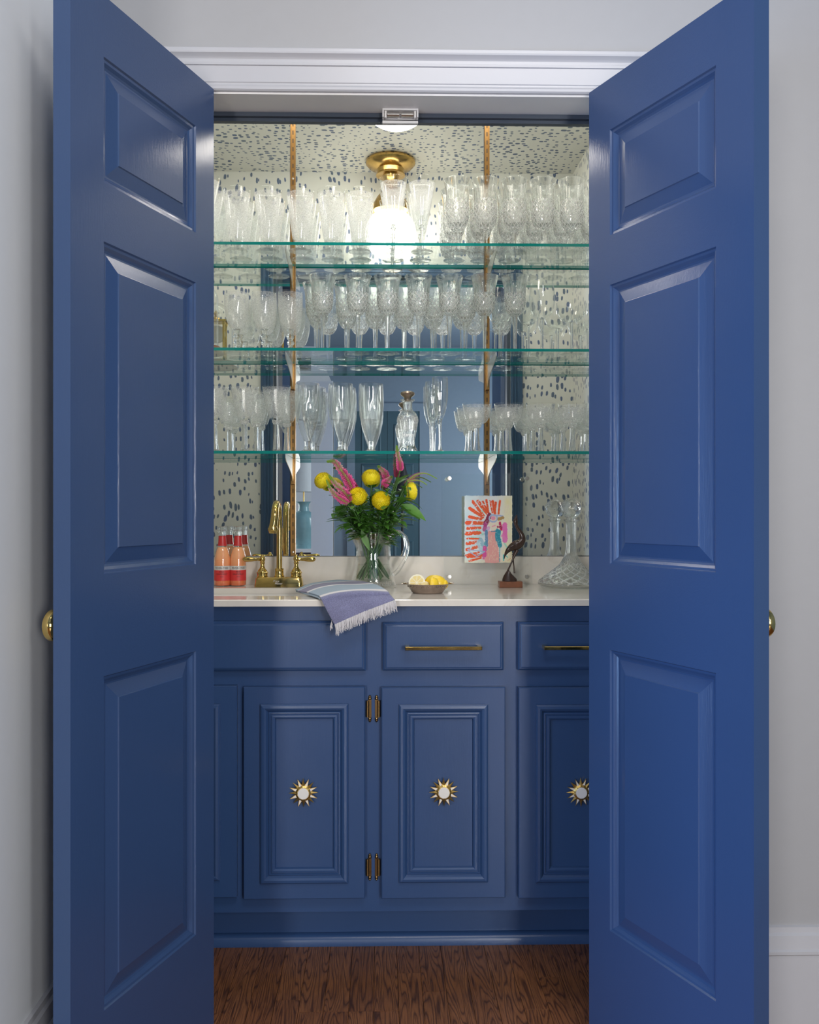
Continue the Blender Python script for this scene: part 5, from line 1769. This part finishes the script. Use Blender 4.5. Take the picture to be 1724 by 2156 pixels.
def veronica(pts, Y, r0, label, foot=0, green=.25, n=460):
    """flower spike along pixel points from its foot to its tip"""
    P = [at(px, py, Y + dy) for px, py, dy in pts]
    root = empty('veronica_spike', tuple(P[0])); tag(root, label, 'flower', 'pink flower spikes in the pitcher')
    sp_ = [Vector(q) for q in spline([tuple(p) for p in P], 8)]
    mb = MB()
    N = len(sp_) - 1
    for k in range(n):
        q = (k + .5) / n
        f = q * N; i = min(int(f), N - 1); c = sp_[i].lerp(sp_[i + 1], f - i); dr = (sp_[i + 1] - sp_[i]).normalized()
        a = k * 2.399963
        u = dr.orthogonal().normalized(); w = dr.cross(u)
        side = (u * cos(a) + w * sin(a))
        prof = (1 - q) ** .75 * (.55 + .45 * min(1, q * 6)) + .10
        rad = r0 * prof * fr.uniform(.75, 1.15)
        m = 0 if q < .42 + fr.uniform(-.15, .12) else (1 if q < .74 + fr.uniform(-.08, .08) else 2)
        if m == 1 and fr.random() < .25: m = 0
        sz_ = r0 * (.22 if m == 0 else .15) * (.5 + .6 * (1 - q))
        tip = c + side * rad + dr * rad * .35
        s2 = side.cross(dr)
        bs = c + side * rad * .25
        mb.add([bs, tip - s2 * sz_ * .5 - dr * sz_ * .3, tip + side * sz_ * .8, tip + s2 * sz_ * .5 - dr * sz_ * .3, tip + dr * sz_ * .7], [(0, 1, 4), (0, 4, 3), (1, 2, 4), (2, 3, 4), (0, 1, 2), (0, 2, 3)], m)
    mb.tube([tuple(q) for q in sp_], [r0 * .28 * (1 - k / N) + .0012 for k in range(N + 1)], 8, 2)
    mb.build('flower_spike', [MAT['veronica_pink'], MAT['veronica_pale'], MAT['flower_green']], root, smooth=0, fix=False)
    path = stem_path(tuple(P[0]), foot, .028)
    MB().tube(path, .0018, 8).build('stem', MAT['stem_green'], root, smooth=80)
    add_leaves(root, path, 8, .060, .010, .45, .97)
    return root


veronica([(742, 1032, -.03), (732, 1010, -.035), (716, 987, -.04), (704, 972, -.04), (688, 972, -.04)], 2.585, .0150, 'thick pink flower spike arching over with a green tip, faucet side', .5)
veronica([(740, 1056, -.04), (724, 1036, -.045), (705, 1018, -.05), (692, 1000, -.05)], 2.575, .0125, 'pink flower spike in front of the small pale chrysanthemum', .9)
veronica([(733, 1060, -.04), (712, 1047, -.05), (697, 1032, -.05), (687, 1010, -.05)], 2.56, .0105, 'lowest pink flower spike, leaning towards the faucet', 1.5)
veronica([(815, 1022, 0), (812, 1000, 0), (803, 988, 0), (795, 981, 0)], 2.60, .0115, 'short pink flower spike beside the top centre chrysanthemum', 3.6)
veronica([(806, 1024, -.02), (815, 1013, -.02), (826, 1003, -.02)], 2.59, .0115, 'stubby pink flower spike leaning to the lemon side', 3.9, .1)
veronica([(842, 992, -.105), (842, 976, -.107), (837, 955, -.108), (835, 938, -.108)], 2.60, .0105, 'tallest upright pink flower spike, reaching above the lowest shelf edge', 2.9)
veronica([(857, 1013, -.02), (875, 1000, -.02), (897, 997, -.02), (920, 1008, -.02)], 2.60, .0055, 'thin flower spike curving out towards the painting, upper one', 2.2, .4, 200)
veronica([(858, 1014, -.02), (872, 1011, -.02), (886, 1013, -.02), (899, 1021, -.02)], 2.60, .0042, 'thin flower spike curving out towards the painting, lower one', 2.0, .4, 160)


def sprig(px, py, Y, n, L, w, label, foot, droop=None):
    c = at(px, py, Y)
    root = empty('leafy_sprig', tuple(c)); tag(root, label, 'foliage', 'green leaf sprigs in the pitcher')
    path = stem_path(tuple(c), foot, .032)
    MB().tube(path, .0020, 8).build('stem', MAT['stem_green'], root, smooth=80)
    add_leaves(root, path, n, L, w, .42, 1.0)
    return root


sprig(715, 1092, 2.56, 12, .055, .012, 'leafy sprig spreading low over the spout side', 0.1)
sprig(735, 1075, 2.61, 12, .055, .012, 'dark leafy sprig behind the low chrysanthemum, faucet side', .6)
sprig(848, 1050, 2.57, 14, .060, .010, 'drooping leafy sprig on the handle side, in front', 3.0)
sprig(838, 1010, 2.60, 16, .058, .010, 'tall leafy sprig behind the side-on chrysanthemum', 2.5)
sprig(775, 1080, 2.57, 12, .05, .011, 'leafy sprig filling the centre below the chrysanthemums', 4.4)
sprig(815, 1085, 2.56, 12, .05, .011, 'leafy sprig in the centre towards the lemon dish', 3.4)
sprig(795, 1060, 2.64, 12, .05, .012, 'leafy sprig at the back of the bouquet near the mirror', 1.8)
sprig(760, 1100, 2.555, 9, .045, .010, 'short leafy sprig close above the rim of the pitcher', 5.0)
sprig(705, 1078, 2.60, 14, .05, .013, 'leafy sprig leaning out over the faucet side, behind the pink spikes', .9)
sprig(728, 1108, 2.55, 10, .045, .012, 'bright leafy sprig just above the spout', 5.4)
sprig(752, 1072, 2.60, 14, .05, .013, 'leafy sprig between the two low chrysanthemums', 4.8)
sprig(822, 1062, 2.55, 14, .055, .011, 'leafy sprig right beside the forward facing chrysanthemum', 3.1)
sprig(852, 1085, 2.59, 12, .055, .012, 'leafy sprig hanging low above the pitcher handle', 2.8)
sprig(785, 1040, 2.63, 14, .05, .013, 'leafy sprig behind the top centre chrysanthemum', 1.4)
# the single broad leaf sticking out towards the painting, and one down inside the pitcher
c = at(845, 1062, 2.56)
root = empty('leafy_sprig', tuple(c)); tag(root, 'single broad pointed leaf sticking out towards the painting', 'foliage', 'green leaf sprigs in the pitcher')
path = stem_path(tuple(c), 2.8, .03); MB().tube(path, .0018, 8).build('stem', MAT['stem_green'], root, smooth=80)
tip = at(893, 1096, 2.555)
m_ = MB(); leafm(m_, c, tip - c + Vector((0, 0, .028)), (tip - c).length * 1.08, .0135, .75, up=(0, -1, .5)); m_.build('leaf', MAT['leaf_green'], root, smooth=80, fix=False)
m_ = MB(); p0 = at(760, 1115, 2.575); leafm(m_, p0, at(777, 1155, 2.57) - p0, .066, .0095, .1, up=(0, -1, 0)); m_.build('leaf', MAT['leaf_green'], root, smooth=80, fix=False)

# ================================================================== towel
rows = [[(622, 1245, 2.46), (650, 1232, 2.52), (682, 1226, 2.57), (709, 1223, 2.58), (737, 1224, 2.575)],
        [(628, 1247, 2.41), (660, 1234, 2.46), (694, 1229, 2.49), (730, 1227, 2.52), (762, 1226, 2.53)],
        [(648, 1249, 2.34), (672, 1240, 2.38), (706, 1234, 2.40), (745, 1233, 2.42), (785, 1231, 2.44)],
        [(668, 1255, 2.275), (694, 1247, 2.28), (730, 1242, 2.29), (768, 1240, 2.30), (804, 1239, 2.31)],
        [(675, 1260, 2.226), (702, 1252, 2.226), (738, 1247, 2.228), (775, 1246, 2.232), (817, 1248, 2.236)],
        [(681, 1272, 2.218), (709, 1264, 2.220), (746, 1259, 2.222), (783, 1256, 2.224), (822, 1254, 2.228)],
        [(692, 1292, 2.214), (718, 1284, 2.210), (754, 1274, 2.216), (790, 1266, 2.214), (826, 1259, 2.222)],
        [(705, 1315, 2.212), (730, 1304, 2.206), (764, 1289, 2.214), (796, 1277, 2.208), (831, 1264, 2.218)]]
ctrl = [[tuple(at(*p)) for p in r] for r in rows]
NR, NC = 10, 8
cols = [spline(r, NC) for r in ctrl]
grid = [spline([cols[i][j] for i in range(len(cols))], NR) for j in range(len(cols[0]))]     # [col][row]
nr, nc = len(grid[0]), len(grid)
tw = MB(); lift = .0035
vs = []
for i in range(nr):
    for j in range(nc):
        x, y, z = grid[j][i]
        if y > YC: z = max(z, .914 + .0045)
        vs.append((x, y, z))
simple('denim_cloth', (.19, .195, .325), .95, vary=.6, scale=450, bump=.5, bscale=1400, Sheen_Weight=.4)
simple('lightblue_cloth', (.36, .44, .53), .95, vary=.15, scale=900, bump=.5, bscale=1400)
simple('mauve_cloth', (.27, .26, .36), .95, vary=.2, scale=900, bump=.5, bscale=1400)
simple('white_cloth', (.74, .72, .74), .95, vary=.08, scale=900, bump=.5, bscale=1400)
fsb = []; ms = []
for i in range(nr - 1):
    q = (i + .5) / NR
    m = 1
    if .86 < q < 1.02 or 1.94 < q < 2.12: m = 3
    elif 1.02 <= q <= 1.94: m = 2
    elif 3.5 < q < 4.05: m = 3
    elif q >= 4.05: m = 0
    for j in range(nc - 1):
        fsb.append((i * nc + j, i * nc + j + 1, (i + 1) * nc + j + 1, (i + 1) * nc + j)); ms.append(m)
tw.v = vs; tw.f = fsb; tw.m = ms
to = tw.build('towel', [MAT['denim_cloth'], MAT['lightblue_cloth'], MAT['mauve_cloth'], MAT['white_cloth']], smooth=80)
tag(to, 'blue striped fringed hand towel draped over the counter edge', 'towel')
so_ = to.modifiers.new('thick', 'SOLIDIFY'); so_.thickness = .0035; so_.offset = 1
# under-layers of the fold
un = MB()
for k in range(3):
    off = -.0 - .0012 * k
    a = at(624 + 6 * k, 1247 + 1.5 * k, 2.44)
ul = []
for j, (px, py, Y) in enumerate([(623, 1247, 2.44), (640, 1250, 2.36), (664, 1257, 2.27), (672, 1262, 2.228)]):
    p = at(px, py, Y); p.z = max(p.z - .001, .9155 if Y > YC else p.z); ul.append(tuple(p))
us_ = spline(ul, 6)
uv = []
for p in us_:
    uv += [(p[0], p[1], p[2] + .0), (p[0] + .05, p[1] + .02, p[2] + .0)]
un.add(uv, [(2 * k, 2 * k + 1, 2 * k + 3, 2 * k + 2) for k in range(len(us_) - 1)])
uo = un.build('under_fold', MAT['lightblue_cloth'], to, loc=(0, 0, 0), smooth=80)
s2_ = uo.modifiers.new('thick', 'SOLIDIFY'); s2_.thickness = .003; s2_.offset = 1
fg = MB()
hem = [vs[(nr - 1) * nc + j] for j in range(nc)]
for k in range(230):
    q = k / 229 * (nc - 1); j = min(int(q), nc - 2); a = Vector(hem[j]).lerp(Vector(hem[j + 1]), q - j) + Vector((0, -.0015, .0012))
    L = fr.uniform(.020, .031)
    dx = fr.uniform(-.10, .42) + (.55 if k > 190 else 0) - (.7 if k < 14 else 0)
    a.y += fr.uniform(-.003, .001)
    d = Vector((dx * -.35 if k < 150 else dx * .25, fr.uniform(-.15, .12), -1)).normalized()
    b = a + d * L * .5 + Vector((fr.uniform(-.001, .001), fr.uniform(-.0012, .0006), 0)); c_ = a + d * L + Vector((fr.uniform(-.003, .003), fr.uniform(-.001, .001), 0))
    fg.tube([a, b, c_], [.0009, .0008, .0005], 4)
for k in range(14):
    a = Vector(at(701 - k * .25, 1298 + k, 2.222)); fg.tube([a, a + Vector((-.003, 0, -.010)), a + Vector((-.001 + fr.uniform(-.002, .002), 0, -.020))], [.0009, .0008, .0005], 4)
tag(fg.build('fringe', MAT['white_cloth'], to, loc=(0, 0, 0), smooth=80), 'white knotted fringe along the hem', kind='stuff')
